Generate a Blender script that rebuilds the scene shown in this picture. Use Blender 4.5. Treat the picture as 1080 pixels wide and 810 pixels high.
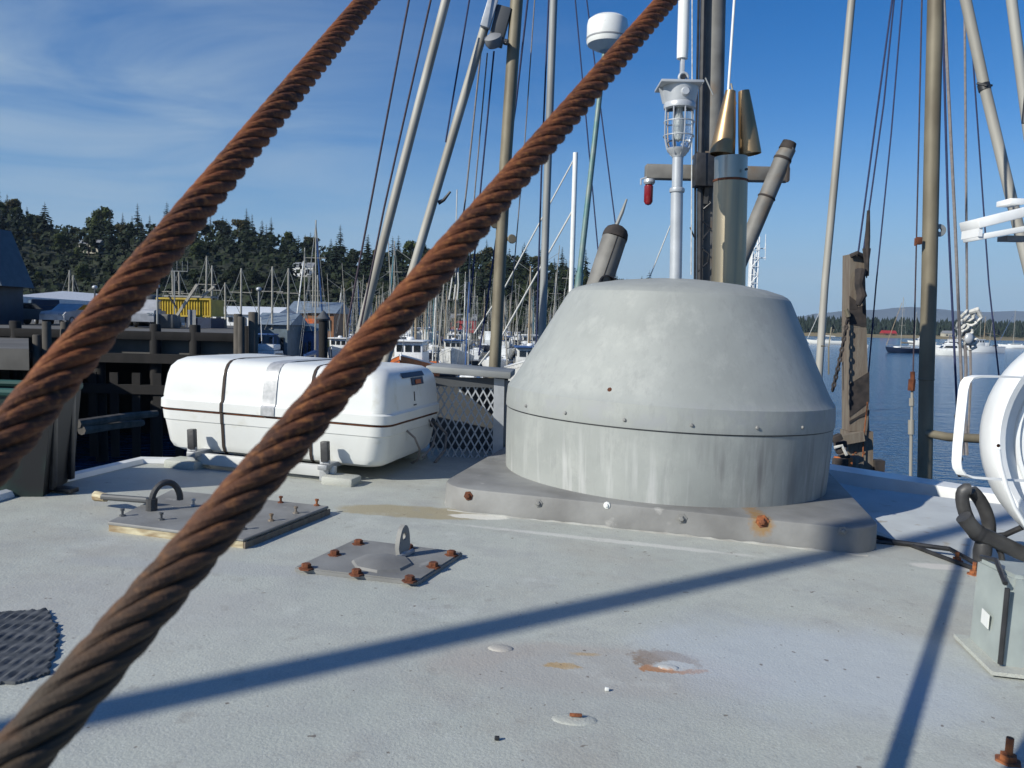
import bpy, bmesh, math, random
from mathutils import Vector, Matrix, Euler, noise
R = math.radians
random.seed(7)
scn = bpy.context.scene
for o in list(bpy.data.objects): bpy.data.objects.remove(o)
col = scn.collection

# ------------------------------------------------------------------ camera
CAM = Vector((0, 0, 0.5)); FPX = 850.0
PITCH, ROLL = R(4.2), R(1.3)
Fv = Vector((0, math.cos(PITCH), -math.sin(PITCH)))
R0 = Vector((1, 0, 0)); U0 = Vector((0, math.sin(PITCH), math.cos(PITCH)))
Rv = math.cos(ROLL)*R0 + math.sin(ROLL)*U0
Uv = -math.sin(ROLL)*R0 + math.cos(ROLL)*U0
cd = bpy.data.cameras.new('camera'); cam = bpy.data.objects.new('camera', cd); col.objects.link(cam)
cd.sensor_width = 36; cd.lens = 36*FPX/1080
m = Matrix.Identity(4)
for i in range(3):
    m[i][0] = Rv[i]; m[i][1] = Uv[i]; m[i][2] = -Fv[i]; m[i][3] = CAM[i]
cam.matrix_world = m
cd.clip_start = 0.02; cd.clip_end = 40000
cd.dof.use_dof = True; cd.dof.focus_distance = 3.2; cd.dof.aperture_fstop = 20
scn.camera = cam

# ------------------------------------------------------------------ sky and sun
SUN_AZ = math.atan2(-math.cos(R(36)), -math.sin(R(36))); SUN_EL = R(31)
sdir = Vector((math.sin(SUN_AZ)*math.cos(SUN_EL), math.cos(SUN_AZ)*math.cos(SUN_EL), math.sin(SUN_EL)))
w = bpy.data.worlds.new('World'); scn.world = w; w.use_nodes = True
nt = w.node_tree; nt.nodes.clear()
def N(tree, t, **k):
    n = tree.nodes.new(t)
    for a, b in k.items(): setattr(n, a, b)
    return n
sky = N(nt, 'ShaderNodeTexSky', sky_type='NISHITA', sun_disc=False)
sky.sun_elevation = SUN_EL; sky.sun_rotation = SUN_AZ % (2*math.pi)
sky.air_density = 1.0; sky.dust_density = 0.25; sky.ozone_density = 2.6; sky.altitude = 0
hs = N(nt, 'ShaderNodeHueSaturation'); hs.inputs['Saturation'].default_value = 1.48; hs.inputs['Hue'].default_value = .512
nt.links.new(sky.outputs[0], hs.inputs['Color'])
tc = N(nt, 'ShaderNodeTexCoord')
sep = N(nt, 'ShaderNodeSeparateXYZ'); nt.links.new(tc.outputs['Generated'], sep.inputs[0])
def M_(tree, op, a, b=None, c=None, clamp=False):
    n = tree.nodes.new('ShaderNodeMath'); n.operation = op; n.use_clamp = clamp
    for i, v in enumerate((a, b, c)):
        if v is None: continue
        if isinstance(v, (int, float)): n.inputs[i].default_value = v
        else: tree.links.new(v, n.inputs[i])
    return n.outputs[0]
# clouds on a flat layer high above: direction / height
zc = M_(nt, 'MAXIMUM', sep.outputs[2], 0.02)
zc2 = M_(nt, 'ADD', zc, 0.08)
cx = M_(nt, 'DIVIDE', sep.outputs[0], zc2); cy = M_(nt, 'DIVIDE', sep.outputs[1], zc2)
cmb = N(nt, 'ShaderNodeCombineXYZ'); nt.links.new(cx, cmb.inputs[0]); nt.links.new(cy, cmb.inputs[1])
mp = N(nt, 'ShaderNodeMapping'); nt.links.new(cmb.outputs[0], mp.inputs[0])
mp.inputs['Rotation'].default_value = (0, 0, R(-12)); mp.inputs['Scale'].default_value = (0.75, 1.1, 1)
nz = N(nt, 'ShaderNodeTexNoise'); nz.inputs['Scale'].default_value = 1.1; nz.inputs['Detail'].default_value = 7
nz.inputs['Roughness'].default_value = .55; nz.inputs['Distortion'].default_value = .7
nt.links.new(mp.outputs[0], nz.inputs['Vector'])
rp = N(nt, 'ShaderNodeMapRange'); rp.inputs[1].default_value = .32; rp.inputs[2].default_value = .68
nt.links.new(nz.outputs[0], rp.inputs[0])
# the cirrus bank sits to the left
dx = M_(nt, 'MULTIPLY', M_(nt, 'SUBTRACT', sep.outputs[0], -.45), 2.6)
dz = M_(nt, 'MULTIPLY', M_(nt, 'SUBTRACT', sep.outputs[2], .25), 5.2)
dd = M_(nt, 'ADD', M_(nt, 'MULTIPLY', dx, dx), M_(nt, 'MULTIPLY', dz, dz))
bank = M_(nt, 'POWER', 2.718, M_(nt, 'MULTIPLY', dd, -1.1))
# thin low clouds over the far shore
dz3 = M_(nt, 'MULTIPLY', M_(nt, 'SUBTRACT', sep.outputs[2], .055), 26.0)
low = M_(nt, 'MULTIPLY', M_(nt, 'POWER', 2.718, M_(nt, 'MULTIPLY', M_(nt, 'MULTIPLY', dz3, dz3), -1.0)), .35)
msk = M_(nt, 'ADD', bank, low, clamp=True)
fac = M_(nt, 'MULTIPLY', M_(nt, 'MULTIPLY', rp.outputs[0], msk), .72, clamp=True)
mx = N(nt, 'ShaderNodeMix', data_type='RGBA'); nt.links.new(fac, mx.inputs[0])
lowsky = N(nt, 'ShaderNodeMapRange', interpolation_type='SMOOTHSTEP'); lowsky.inputs[1].default_value = .26; lowsky.inputs[2].default_value = -.02; lowsky.inputs[4].default_value = .9
nt.links.new(sep.outputs[2], lowsky.inputs[0])
mlow = N(nt, 'ShaderNodeMix', data_type='RGBA'); nt.links.new(lowsky.outputs[0], mlow.inputs[0]); nt.links.new(hs.outputs[0], mlow.inputs[6]); mlow.inputs[7].default_value = (2.1, 3.7, 5.9, 1)
nt.links.new(mlow.outputs[2], mx.inputs[6]); mx.inputs[7].default_value = (3.9, 5.0, 6.0, 1)
bg = N(nt, 'ShaderNodeBackground'); bg.inputs[1].default_value = 0.094
nt.links.new(mx.outputs[2], bg.inputs[0])
wo = N(nt, 'ShaderNodeOutputWorld'); nt.links.new(bg.outputs[0], wo.inputs[0])
sl = bpy.data.lights.new('sun', 'SUN'); sl.energy = 4.9; sl.angle = R(.53); sl.color = (1, .965, .87)
so = bpy.data.objects.new('sun', sl); col.objects.link(so)
so.rotation_euler = sdir.to_track_quat('Z', 'Y').to_euler(); so.location = (0, 0, 50)
scn.view_settings.view_transform = 'Standard'; scn.view_settings.look = 'None'
scn.view_settings.exposure = 0.20; scn.view_settings.gamma = 1; scn.view_settings.use_curve_mapping = False
scn.render.engine = 'CYCLES'
scn.cycles.volume_bounces = 0

# ------------------------------------------------------------------ pixel helpers (photo pixels, 1080 x 810)
def ray(px, py): return Fv + Rv*((px-540)/FPX) + Uv*((405-py)/FPX)
def AT(px, py, Y):
    d = ray(px, py); return CAM + d*(Y/d.y)
HEEL = R(1.8)
Th = Matrix.Rotation(HEEL, 3, 'Y'); Ti = Th.inverted()
def DK(px, py, z=0.0):                       # pixel on the heeled roof (height z over it) -> roof-local point
    d = Ti @ ray(px, py); c = Ti @ CAM
    return c + d*((z-c.z)/d.z)
def AL(px, py, Y): return Ti @ AT(px, py, Y) # world point in roof-local coordinates
def pxw(px_, Y): return px_*Y/FPX            # size in m of px_ pixels at distance Y
HOR = lambda px: 405 - FPX*math.tan(PITCH) + (px-540)*math.tan(ROLL)
WATER = -4.0

# ------------------------------------------------------------------ materials
mats = {}
def mat(name, c, rough=.6, metal=0, c2=None, ns=8, nd=5, lo=.35, hi=.65, bump=0, bs=60, stretch=(1,1,1), alpha=None, spec=.5, coat=0, c3=None, ns3=30, lo3=.6, hi3=.7):
    if name in mats: return mats[name]
    m = bpy.data.materials.new(name); m.use_nodes = True; t = m.node_tree; L = t.links
    b = t.nodes['Principled BSDF']
    b.inputs['Base Color'].default_value = (*c, 1); b.inputs['Roughness'].default_value = rough
    b.inputs['Metallic'].default_value = metal; b.inputs['Specular IOR Level'].default_value = spec
    b.inputs['Coat Weight'].default_value = coat
    co = N(t, 'ShaderNodeTexCoord'); mp = N(t, 'ShaderNodeMapping'); L.new(co.outputs['Object'], mp.inputs[0])
    mp.inputs['Scale'].default_value = stretch
    if c2 is None: c2 = tuple(x*.72 for x in c)
    n = N(t, 'ShaderNodeTexNoise'); n.inputs['Scale'].default_value = ns; n.inputs['Detail'].default_value = nd
    L.new(mp.outputs[0], n.inputs['Vector'])
    r = N(t, 'ShaderNodeMapRange'); r.inputs[1].default_value = lo; r.inputs[2].default_value = hi
    L.new(n.outputs[0], r.inputs[0])
    x = N(t, 'ShaderNodeMix', data_type='RGBA'); L.new(r.outputs[0], x.inputs[0])
    x.inputs[6].default_value = (*c, 1); x.inputs[7].default_value = (*c2, 1)
    out = x.outputs[2]
    if c3:
        n3 = N(t, 'ShaderNodeTexNoise'); n3.inputs['Scale'].default_value = ns3; n3.inputs['Detail'].default_value = 6
        L.new(mp.outputs[0], n3.inputs['Vector'])
        r3 = N(t, 'ShaderNodeMapRange'); r3.inputs[1].default_value = lo3; r3.inputs[2].default_value = hi3
        L.new(n3.outputs[0], r3.inputs[0])
        x3 = N(t, 'ShaderNodeMix', data_type='RGBA'); L.new(r3.outputs[0], x3.inputs[0])
        L.new(out, x3.inputs[6]); x3.inputs[7].default_value = (*c3, 1); out = x3.outputs[2]
    L.new(out, b.inputs['Base Color'])
    if bump:
        n2 = N(t, 'ShaderNodeTexNoise'); n2.inputs['Scale'].default_value = bs; n2.inputs['Detail'].default_value = 4
        L.new(mp.outputs[0], n2.inputs['Vector'])
        bp = N(t, 'ShaderNodeBump'); bp.inputs['Strength'].default_value = bump; bp.inputs['Distance'].default_value = .004
        L.new(n2.outputs[0], bp.inputs['Height']); L.new(bp.outputs[0], b.inputs['Normal'])
    mats[name] = m; return m
M = {}
M['gelcoat'] = mat('gelcoat', (.72,.73,.70), .38, c2=(.66,.665,.63), ns=5, coat=.1, c3=(.58,.57,.50), ns3=22, lo3=.62, hi3=.8)
M['white_paint'] = mat('white_paint', (.78,.79,.78), .4, c2=(.66,.67,.66), ns=9)
M['old_white'] = mat('old_white', (.62,.63,.61), .55, c2=(.45,.45,.42), ns=3, c3=(.30,.17,.08), ns3=20, lo3=.68, hi3=.75)
M['alu'] = mat('alu', (.42,.43,.44), .5, .55, c2=(.30,.31,.32), ns=14, bump=.15, bs=120)
M['alu_pole'] = mat('alu_pole', (.36,.35,.31), .6, .1, c2=(.25,.235,.20), ns=5, stretch=(1,1,.3))
M['galv_pole'] = mat('galv_pole', (.20,.175,.12), .6, .15, c2=(.125,.105,.07), ns=9, stretch=(1,1,.4), c3=(.27,.245,.18), ns3=4)
M['grey_pole'] = mat('grey_pole', (.28,.29,.28), .6, .1, c2=(.19,.20,.20), ns=6, stretch=(1,1,.3))
M['grey_paint'] = mat('grey_paint', (.19,.185,.17), .65, .05, c2=(.12,.115,.105), ns=12, c3=(.17,.12,.075), ns3=9, lo3=.52, hi3=.7)
M['lamp_grey'] = mat('lamp_grey', (.46,.48,.50), .4, .2, c2=(.36,.38,.40), ns=14)
M['dark_line'] = mat('dark_line', (.03,.025,.04), .8, c2=(.06,.04,.05), ns=30)
M['blue_line'] = mat('blue_line', (.02,.03,.09), .8, ns=30)
M['rope_white'] = mat('rope_white', (.62,.61,.57), .8, c2=(.4,.4,.36), ns=60)
M['rope_grey'] = mat('rope_grey', (.22,.20,.19), .8, ns=60)
M['black'] = mat('black', (.015,.015,.016), .45, c2=(.03,.03,.032), ns=30)
M['rubber'] = mat('rubber', (.025,.025,.027), .5, c2=(.06,.06,.06), ns=18, bump=.3)
M['rust'] = mat('rust', (.16,.05,.018), .85, .1, c2=(.07,.022,.010), ns=40, bump=.6, bs=150)
M['rust_bright'] = mat('rust_bright', (.30,.10,.03), .85, 0, c2=(.12,.04,.02), ns=80, bump=.6, bs=200)
M['steel'] = mat('steel', (.45,.43,.38), .32, .9, c2=(.33,.31,.27), ns=6, stretch=(1,1,.05))
M['brass'] = mat('brass', (.40,.28,.15), .42, .8, c2=(.27,.18,.10), ns=9)
M['brass_steel'] = mat('brass_steel', (.40,.32,.21), .40, .8, c2=(.30,.26,.19), ns=70, stretch=(1,1,.02))
M['timber'] = mat('timber', (.18,.155,.12), .85, c2=(.13,.10,.075), ns=14, stretch=(4,4,.5), bump=.5, bs=60)
M['char'] = mat('char', (.018,.016,.016), .9, c2=(.05,.04,.035), ns=20)
M['shaded_creosote'] = mat('shaded_creosote', (.014,.012,.011), .9, c2=(.007,.0065,.006), ns=3, stretch=(1,1,.3))  # tarred timber, with the shade under the wharf put into its tone
M['old_pile'] = mat('old_pile', (.10,.088,.074), .9, c2=(.05,.045,.038), ns=4, stretch=(1,1,.3))
M['concrete'] = mat('concrete', (.12,.115,.105), .9, c2=(.07,.067,.06), ns=1)
M['asphalt'] = mat('asphalt', (.06,.06,.058), .9, ns=1)
M['glass_dark'] = mat('glass_dark', (.02,.025,.03), .08, spec=.8)
M['red_glass'] = mat('red_glass', (.25,.008,.012), .15, coat=.6)
M['green_pole'] = mat('green_pole', (.10,.20,.19), .5, .2, c2=(.2,.25,.23), ns=7)
M['green_bin'] = mat('green_bin', (.010,.028,.022), .6, c2=(.012,.012,.012), ns=5, lo=.42, hi=.5)
M['orange'] = mat('orange', (.50,.15,.035), .7, c2=(.25,.08,.03), ns=12)
M['cream'] = mat('cream', (.55,.50,.34), .8, c2=(.25,.18,.10), ns=20, stretch=(.5,4,4))
def simple(name, c, **k):
    M[name] = mat(name, c, **k)
for nme, c in dict(blue=(.03,.09,.25), navy=(.015,.03,.07), teal=(.05,.16,.19), red=(.35,.03,.03), yellow=(.50,.36,.04), slate=(.12,.16,.19),
                   tan=(.32,.25,.16), brown=(.14,.075,.04), grey=(.25,.26,.27), dark_grey=(.08,.085,.09), silver=(.42,.43,.45),
                   roof_blue=(.20,.25,.30), shop_roof_shade=(.045,.075,.105), shop_wall_shade=(.022,.04,.065), orange_hull=(.50,.12,.02), cedar=(.28,.13,.06), house_cream=(.5,.47,.38)).items():
    simple(nme, c, rough=.55, ns=2)
M['tail'] = mat('tail', (.5,.01,.01), .3)
# clear glass
g = bpy.data.materials.new('clear_glass'); g.use_nodes = True; b = g.node_tree.nodes['Principled BSDF']
b.inputs['Transmission Weight'].default_value = 1; b.inputs['Roughness'].default_value = .12; b.inputs['IOR'].default_value = 1.25
b.inputs['Base Color'].default_value = (.85,.9,.93,1); M['clear_glass'] = g
# foliage
def leafmat(name, c, c2):
    m_ = mat(name, c, .8, c2=c2, ns=.35, nd=3, lo=.4, hi=.6, spec=.2, c3=tuple(x*1.5 for x in c), ns3=1.3, lo3=.55, hi3=.75); M[name] = m_
leafmat('fir', (.014,.026,.013), (.008,.015,.009)); leafmat('fir_blue', (.016,.027,.019), (.009,.016,.012))
leafmat('leaf', (.050,.066,.016), (.026,.038,.011)); leafmat('leaf_olive', (.075,.066,.022), (.038,.037,.014)); leafmat('leaf_dark', (.016,.025,.009), (.009,.016,.007))
M['bark'] = mat('bark', (.10,.08,.06), .9, ns=2)

# deck paint: gritty non-skid with pale repairs, rust and dirt of their own shape
def node_stain(t, L, pos, out, center, sx, sy, colr, ns, amp, strength, edge=.25, rot=0):
    mp = N(t, 'ShaderNodeMapping', vector_type='TEXTURE'); L.new(pos, mp.inputs[0])
    mp.inputs['Location'].default_value = (center[0], center[1], 0); mp.inputs['Rotation'].default_value = (0,0,rot)
    mp.inputs['Scale'].default_value = (sx, sy, 1)
    s = N(t, 'ShaderNodeSeparateXYZ'); L.new(mp.outputs[0], s.inputs[0])
    d = M_(t, 'SQRT', M_(t, 'ADD', M_(t, 'MULTIPLY', s.outputs[0], s.outputs[0]), M_(t, 'MULTIPLY', s.outputs[1], s.outputs[1])))
    n = N(t, 'ShaderNodeTexNoise'); n.inputs['Scale'].default_value = ns; n.inputs['Detail'].default_value = 6; n.inputs['Roughness'].default_value = .65
    L.new(pos, n.inputs['Vector'])
    v = M_(t, 'ADD', d, M_(t, 'MULTIPLY', M_(t, 'SUBTRACT', n.outputs[0], .5), amp))
    r = N(t, 'ShaderNodeMapRange', interpolation_type='SMOOTHSTEP'); r.inputs[1].default_value = 1; r.inputs[2].default_value = 1-edge
    r.inputs[4].default_value = strength
    L.new(v, r.inputs[0])
    x = N(t, 'ShaderNodeMix', data_type='RGBA'); L.new(r.outputs[0], x.inputs[0]); L.new(out, x.inputs[6]); x.inputs[7].default_value = (*colr, 1)
    return x.outputs[2]
def deck_mat():
    m = bpy.data.materials.new('roof_paint'); m.use_nodes = True; t = m.node_tree; L = t.links
    b = t.nodes['Principled BSDF']; b.inputs['Roughness'].default_value = .62; b.inputs['Specular IOR Level'].default_value = .4
    co = N(t, 'ShaderNodeTexCoord'); pos = co.outputs['Object']
    def nz(s, d=5, rr=.6):
        n = N(t, 'ShaderNodeTexNoise'); n.inputs['Scale'].default_value = s; n.inputs['Detail'].default_value = d; n.inputs['Roughness'].default_value = rr
        L.new(pos, n.inputs['Vector']); return n.outputs[0]
    def rmp(v, a, c, hi=1.0):
        r = N(t, 'ShaderNodeMapRange'); r.inputs[1].default_value = a; r.inputs[2].default_value = c; r.inputs[4].default_value = hi; L.new(v, r.inputs[0]); return r.outputs[0]
    def mixc(f, a, c):
        x = N(t, 'ShaderNodeMix', data_type='RGBA'); L.new(f, x.inputs[0])
        if isinstance(a, tuple): x.inputs[6].default_value = (*a, 1)
        else: L.new(a, x.inputs[6])
        if isinstance(c, tuple): x.inputs[7].default_value = (*c, 1)
        else: L.new(c, x.inputs[7])
        return x.outputs[2]
    out = mixc(rmp(nz(2.2), .35, .65), (.395,.415,.37), (.465,.48,.425))
    out = mixc(rmp(nz(9, 6), .45, .72, .6), out, (.33,.335,.32))
    out = mixc(rmp(nz(330, 2), .40, .75, .40), out, (.22,.225,.215))        # grit
    out = mixc(rmp(nz(420, 2), .62, .72, .5), out, (.62,.63,.62))
    out = mixc(rmp(nz(1.6, 8, .7), .50, .66, .5), out, (.34,.31,.265))       # dirty washes
    def st(px, py, *a, **k):
        nonlocal out
        p = DK(px, py); out = node_stain(t, L, pos, out, (p.x, p.y), *a, **k)
    st(440, 540, .24, .075, (.33,.28,.17), 14, .8, .85)
    st(505, 545, .09, .03, (.70,.68,.60), 30, .9, .9)
    st(630, 705, .30, .11, (.37,.335,.30), 9, .9, .65, edge=.4)
    st(650, 722, .22, .13, (.36,.37,.35), 9, .8, .45, edge=.3)
    st(592, 702, .036, .013, (.42,.27,.10), 60, 2.2, .75, edge=.4)
    st(618, 690, .03, .009, (.42,.28,.12), 50, 1.6, .6, edge=.8)
    st(702, 696, .062, .042, (.20,.12,.06), 70, 1.3, .9, edge=.3, rot=R(-12))
    st(708, 706, .060, .015, (.38,.15,.03), 60, 1.4, .95, edge=.2)
    st(712, 702, .038, .020, (.46,.47,.44), 80, 1.0, .95, edge=.3)
    st(250, 600, .5, .05, (.34,.35,.35), 6, 1.2, .45, edge=.6)
    st(120, 640, .35, .22, (.38,.37,.35), 6, 1.2, .4, edge=.6)
    st(640, 570, .5, .02, (.62,.61,.56), 20, 1.4, .6, edge=.6, rot=R(-12))
    out = mixc(rmp(nz(5, 8, .75), .56, .68, .45), out, (.52,.54,.50))
    out = mixc(rmp(nz(22, 4, .7), .60, .70, .5), out, (.28,.27,.24))
    st(860, 700, .35, .25, (.44,.48,.51), 5, 1.0, .6, edge=.6)
    st(1000, 598, .10, .03, (.58,.55,.50), 20, 1.0, .8, edge=.4)
    # small dark specks
    n = nz(70, 1); out = mixc(rmp(n, .755, .775, .7), out, (.11,.08,.06))
    L.new(out, b.inputs['Base Color'])
    h = M_(t, 'ADD', M_(t, 'MULTIPLY', nz(230, 3), .8), M_(t, 'MULTIPLY', nz(75, 5, .7), .45))
    h = M_(t, 'ADD', h, M_(t, 'MULTIPLY', nz(9, 2), 2.0))
    bp = N(t, 'ShaderNodeBump'); bp.inputs['Strength'].default_value = .38; bp.inputs['Distance'].default_value = .003
    L.new(h, bp.inputs['Height']); L.new(bp.outputs[0], b.inputs['Normal'])
    return m
M['roof_paint'] = deck_mat()
# dull sheet metal for the dome: mottled with dark run marks
def dome_mat():
    m = bpy.data.materials.new('dull_sheet_metal'); m.use_nodes = True; t = m.node_tree; L = t.links
    b = t.nodes['Principled BSDF']; b.inputs['Roughness'].default_value = .6; b.inputs['Metallic'].default_value = .15; b.inputs['Specular IOR Level'].default_value = .35
    co = N(t, 'ShaderNodeTexCoord'); pos = co.outputs['Object']
    def nz(s, sc=(1,1,1), d=5, rr=.6):
        mp = N(t, 'ShaderNodeMapping'); mp.inputs['Scale'].default_value = sc; L.new(pos, mp.inputs[0])
        n = N(t, 'ShaderNodeTexNoise'); n.inputs['Scale'].default_value = s; n.inputs['Detail'].default_value = d; n.inputs['Roughness'].default_value = rr
        L.new(mp.outputs[0], n.inputs['Vector']); return n.outputs[0]
    def rmp(v, a, c, hi=1.0):
        r = N(t, 'ShaderNodeMapRange'); r.inputs[1].default_value = a; r.inputs[2].default_value = c; r.inputs[4].default_value = hi; L.new(v, r.inputs[0]); return r.outputs[0]
    def mixc(f, a, c):
        x = N(t, 'ShaderNodeMix', data_type='RGBA'); L.new(f, x.inputs[0])
        if isinstance(a, tuple): x.inputs[6].default_value = (*a, 1)
        else: L.new(a, x.inputs[6])
        x.inputs[7].default_value = (*c, 1); return x.outputs[2]
    out = mixc(rmp(nz(3.5), .35, .68), (.335,.35,.33), (.27,.285,.27))
    out = mixc(rmp(nz(11, (1,1,.6), 8, .75), .50, .72, .45), out, (.44,.45,.42))
    out = mixc(rmp(nz(45, (1,1,.2), 6, .75), .52, .68, .5), out, (.25,.26,.25))
    out = mixc(rmp(nz(4, (1,1,2.5), 8, .8), .60, .66, .35), out, (.27,.275,.265))
    s = N(t, 'ShaderNodeSeparateXYZ'); L.new(pos, s.inputs[0])
    lowm = N(t, 'ShaderNodeMapRange'); lowm.inputs[1].default_value = .27; lowm.inputs[2].default_value = .16; L.new(s.outputs[2], lowm.inputs[0])
    runs = M_(t, 'MULTIPLY', rmp(nz(30, (1,1,.09), 3), .50, .64), lowm.outputs[0])
    patch = rmp(nz(3.0, (1,1,.3), 2), .48, .6)
    out = mixc(M_(t, 'MULTIPLY', M_(t, 'MULTIPLY', runs, patch), .9), out, (.15,.145,.145))
    pale = M_(t, 'MULTIPLY', rmp(nz(34, (1,1,.08), 3), .55, .7), lowm.outputs[0])
    out = mixc(M_(t, 'MULTIPLY', pale, .4), out, (.56,.56,.55))
    up = N(t, 'ShaderNodeMapRange'); up.inputs[1].default_value = .33; up.inputs[2].default_value = .305; up.inputs[4].default_value = .55; L.new(s.outputs[2], up.inputs[0])
    blot = M_(t, 'MULTIPLY', M_(t, 'MULTIPLY', rmp(nz(14, (1,1,1), 5), .48, .6), up.outputs[0]), rmp(s.outputs[2], .25, .27))
    out = mixc(blot, out, (.30,.31,.32))
    L.new(out, b.inputs['Base Color'])
    L.new(M_(t, 'ADD', M_(t, 'MULTIPLY', nz(8), .3), .50), b.inputs['Roughness'])
    bp = N(t, 'ShaderNodeBump'); bp.inputs['Strength'].default_value = .12; bp.inputs['Distance'].default_value = .005
    L.new(M_(t, 'ADD', nz(5, d=2), M_(t, 'MULTIPLY', nz(150, d=2), .05)), bp.inputs['Height']); L.new(bp.outputs[0], b.inputs['Normal'])
    return m
M['dome'] = dome_mat()
M['coaming'] = mat('coaming',(.50,.53,.53),.6,c2=(.40,.42,.42),ns=6,c3=(.33,.30,.25),ns3=18,lo3=.62,hi3=.72)
M['sealant'] = mat('sealant',(.42,.42,.38),.8,c2=(.28,.27,.24),ns=20)
M['flange'] = mat('flange_metal', (.25,.25,.238), .68, .12, c2=(.16,.158,.15), ns=7, nd=7, c3=(.44,.43,.40), ns3=16, lo3=.66, hi3=.8, bump=.2, bs=60)

# rusty wire rope
def rope_mat():
    m = bpy.data.materials.new('rusty_wire'); m.use_nodes = True; t = m.node_tree; L = t.links
    b = t.nodes['Principled BSDF']; b.inputs['Roughness'].default_value = .75; b.inputs['Metallic'].default_value = .15
    co = N(t, 'ShaderNodeTexCoord'); pos = co.outputs['Object']
    def nz(s, d=5):
        n = N(t, 'ShaderNodeTexNoise'); n.inputs['Scale'].default_value = s; n.inputs['Detail'].default_value = d
        L.new(pos, n.inputs['Vector']); return n.outputs[0]
    def rmp(v, a, c, hi=1.0):
        r = N(t, 'ShaderNodeMapRange'); r.inputs[1].default_value = a; r.inputs[2].default_value = c; r.inputs[4].default_value = hi; L.new(v, r.inputs[0]); return r.outputs[0]
    def mixc(f, a, c):
        x = N(t, 'ShaderNodeMix', data_type='RGBA'); L.new(f, x.inputs[0])
        if isinstance(a, tuple): x.inputs[6].default_value = (*a, 1)
        else: L.new(a, x.inputs[6])
        x.inputs[7].default_value = (*c, 1); return x.outputs[2]
    out = mixc(rmp(nz(30), .35, .65), (.155,.046,.012), (.055,.018,.007))
    out = mixc(rmp(nz(260), .5, .7, .8), out, (.26,.10,.028))
    # the near end, closest to the deck, is coloured darker
    s = N(t, 'ShaderNodeSeparateXYZ'); geo = N(t, 'ShaderNodeNewGeometry'); L.new(geo.outputs['Position'], s.inputs[0])
    worn = M_(t, 'MULTIPLY', rmp(s.outputs[2], .46, .37), rmp(nz(14), .2, .45, .92))
    out = mixc(worn, out, (.042,.033,.022))
    L.new(out, b.inputs['Base Color'])
    bp = N(t, 'ShaderNodeBump'); bp.inputs['Strength'].default_value = .6; bp.inputs['Distance'].default_value = .0006
    L.new(nz(900, 3), bp.inputs['Height']); L.new(bp.outputs[0], b.inputs['Normal'])
    return m
M['rusty_wire'] = rope_mat()
# water
def water_mat():
    m = bpy.data.materials.new('sea_water'); m.use_nodes = True; t = m.node_tree; L = t.links
    b = t.nodes['Principled BSDF']; b.inputs['Base Color'].default_value = (.020,.062,.130,1)
    b.inputs['Roughness'].default_value = .10; b.inputs['IOR'].default_value = 1.33
    co = N(t, 'ShaderNodeTexCoord'); pos = co.outputs['Object']
    def nz(s, sc, d=3):
        mp = N(t, 'ShaderNodeMapping'); mp.inputs['Scale'].default_value = sc; mp.inputs['Rotation'].default_value = (0,0,R(20)); L.new(pos, mp.inputs[0])
        n = N(t, 'ShaderNodeTexNoise'); n.inputs['Scale'].default_value = s; n.inputs['Detail'].default_value = d
        L.new(mp.outputs[0], n.inputs['Vector']); return n.outputs[0]
    h = M_(t, 'ADD', nz(2.2, (1,1.6,1)), M_(t, 'MULTIPLY', nz(.35, (.6,1.6,1)), 1.5))
    bp = N(t, 'ShaderNodeBump'); bp.inputs['Strength'].default_value = .8; bp.inputs['Distance'].default_value = .16
    L.new(h, bp.inputs['Height']); L.new(bp.outputs[0], b.inputs['Normal'])
    return m
M['water'] = water_mat()
M['grass'] = mat('hill_ground', (.025,.032,.013), .95, c2=(.012,.018,.009), ns=.05)
M['far_ground'] = mat('far_ground', (.22,.17,.08), .95, c2=(.14,.12,.06), ns=.01)
M['mountain'] = mat('mountain_rock', (.10,.12,.14), .95, c2=(.07,.09,.10), ns=.001)

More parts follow.
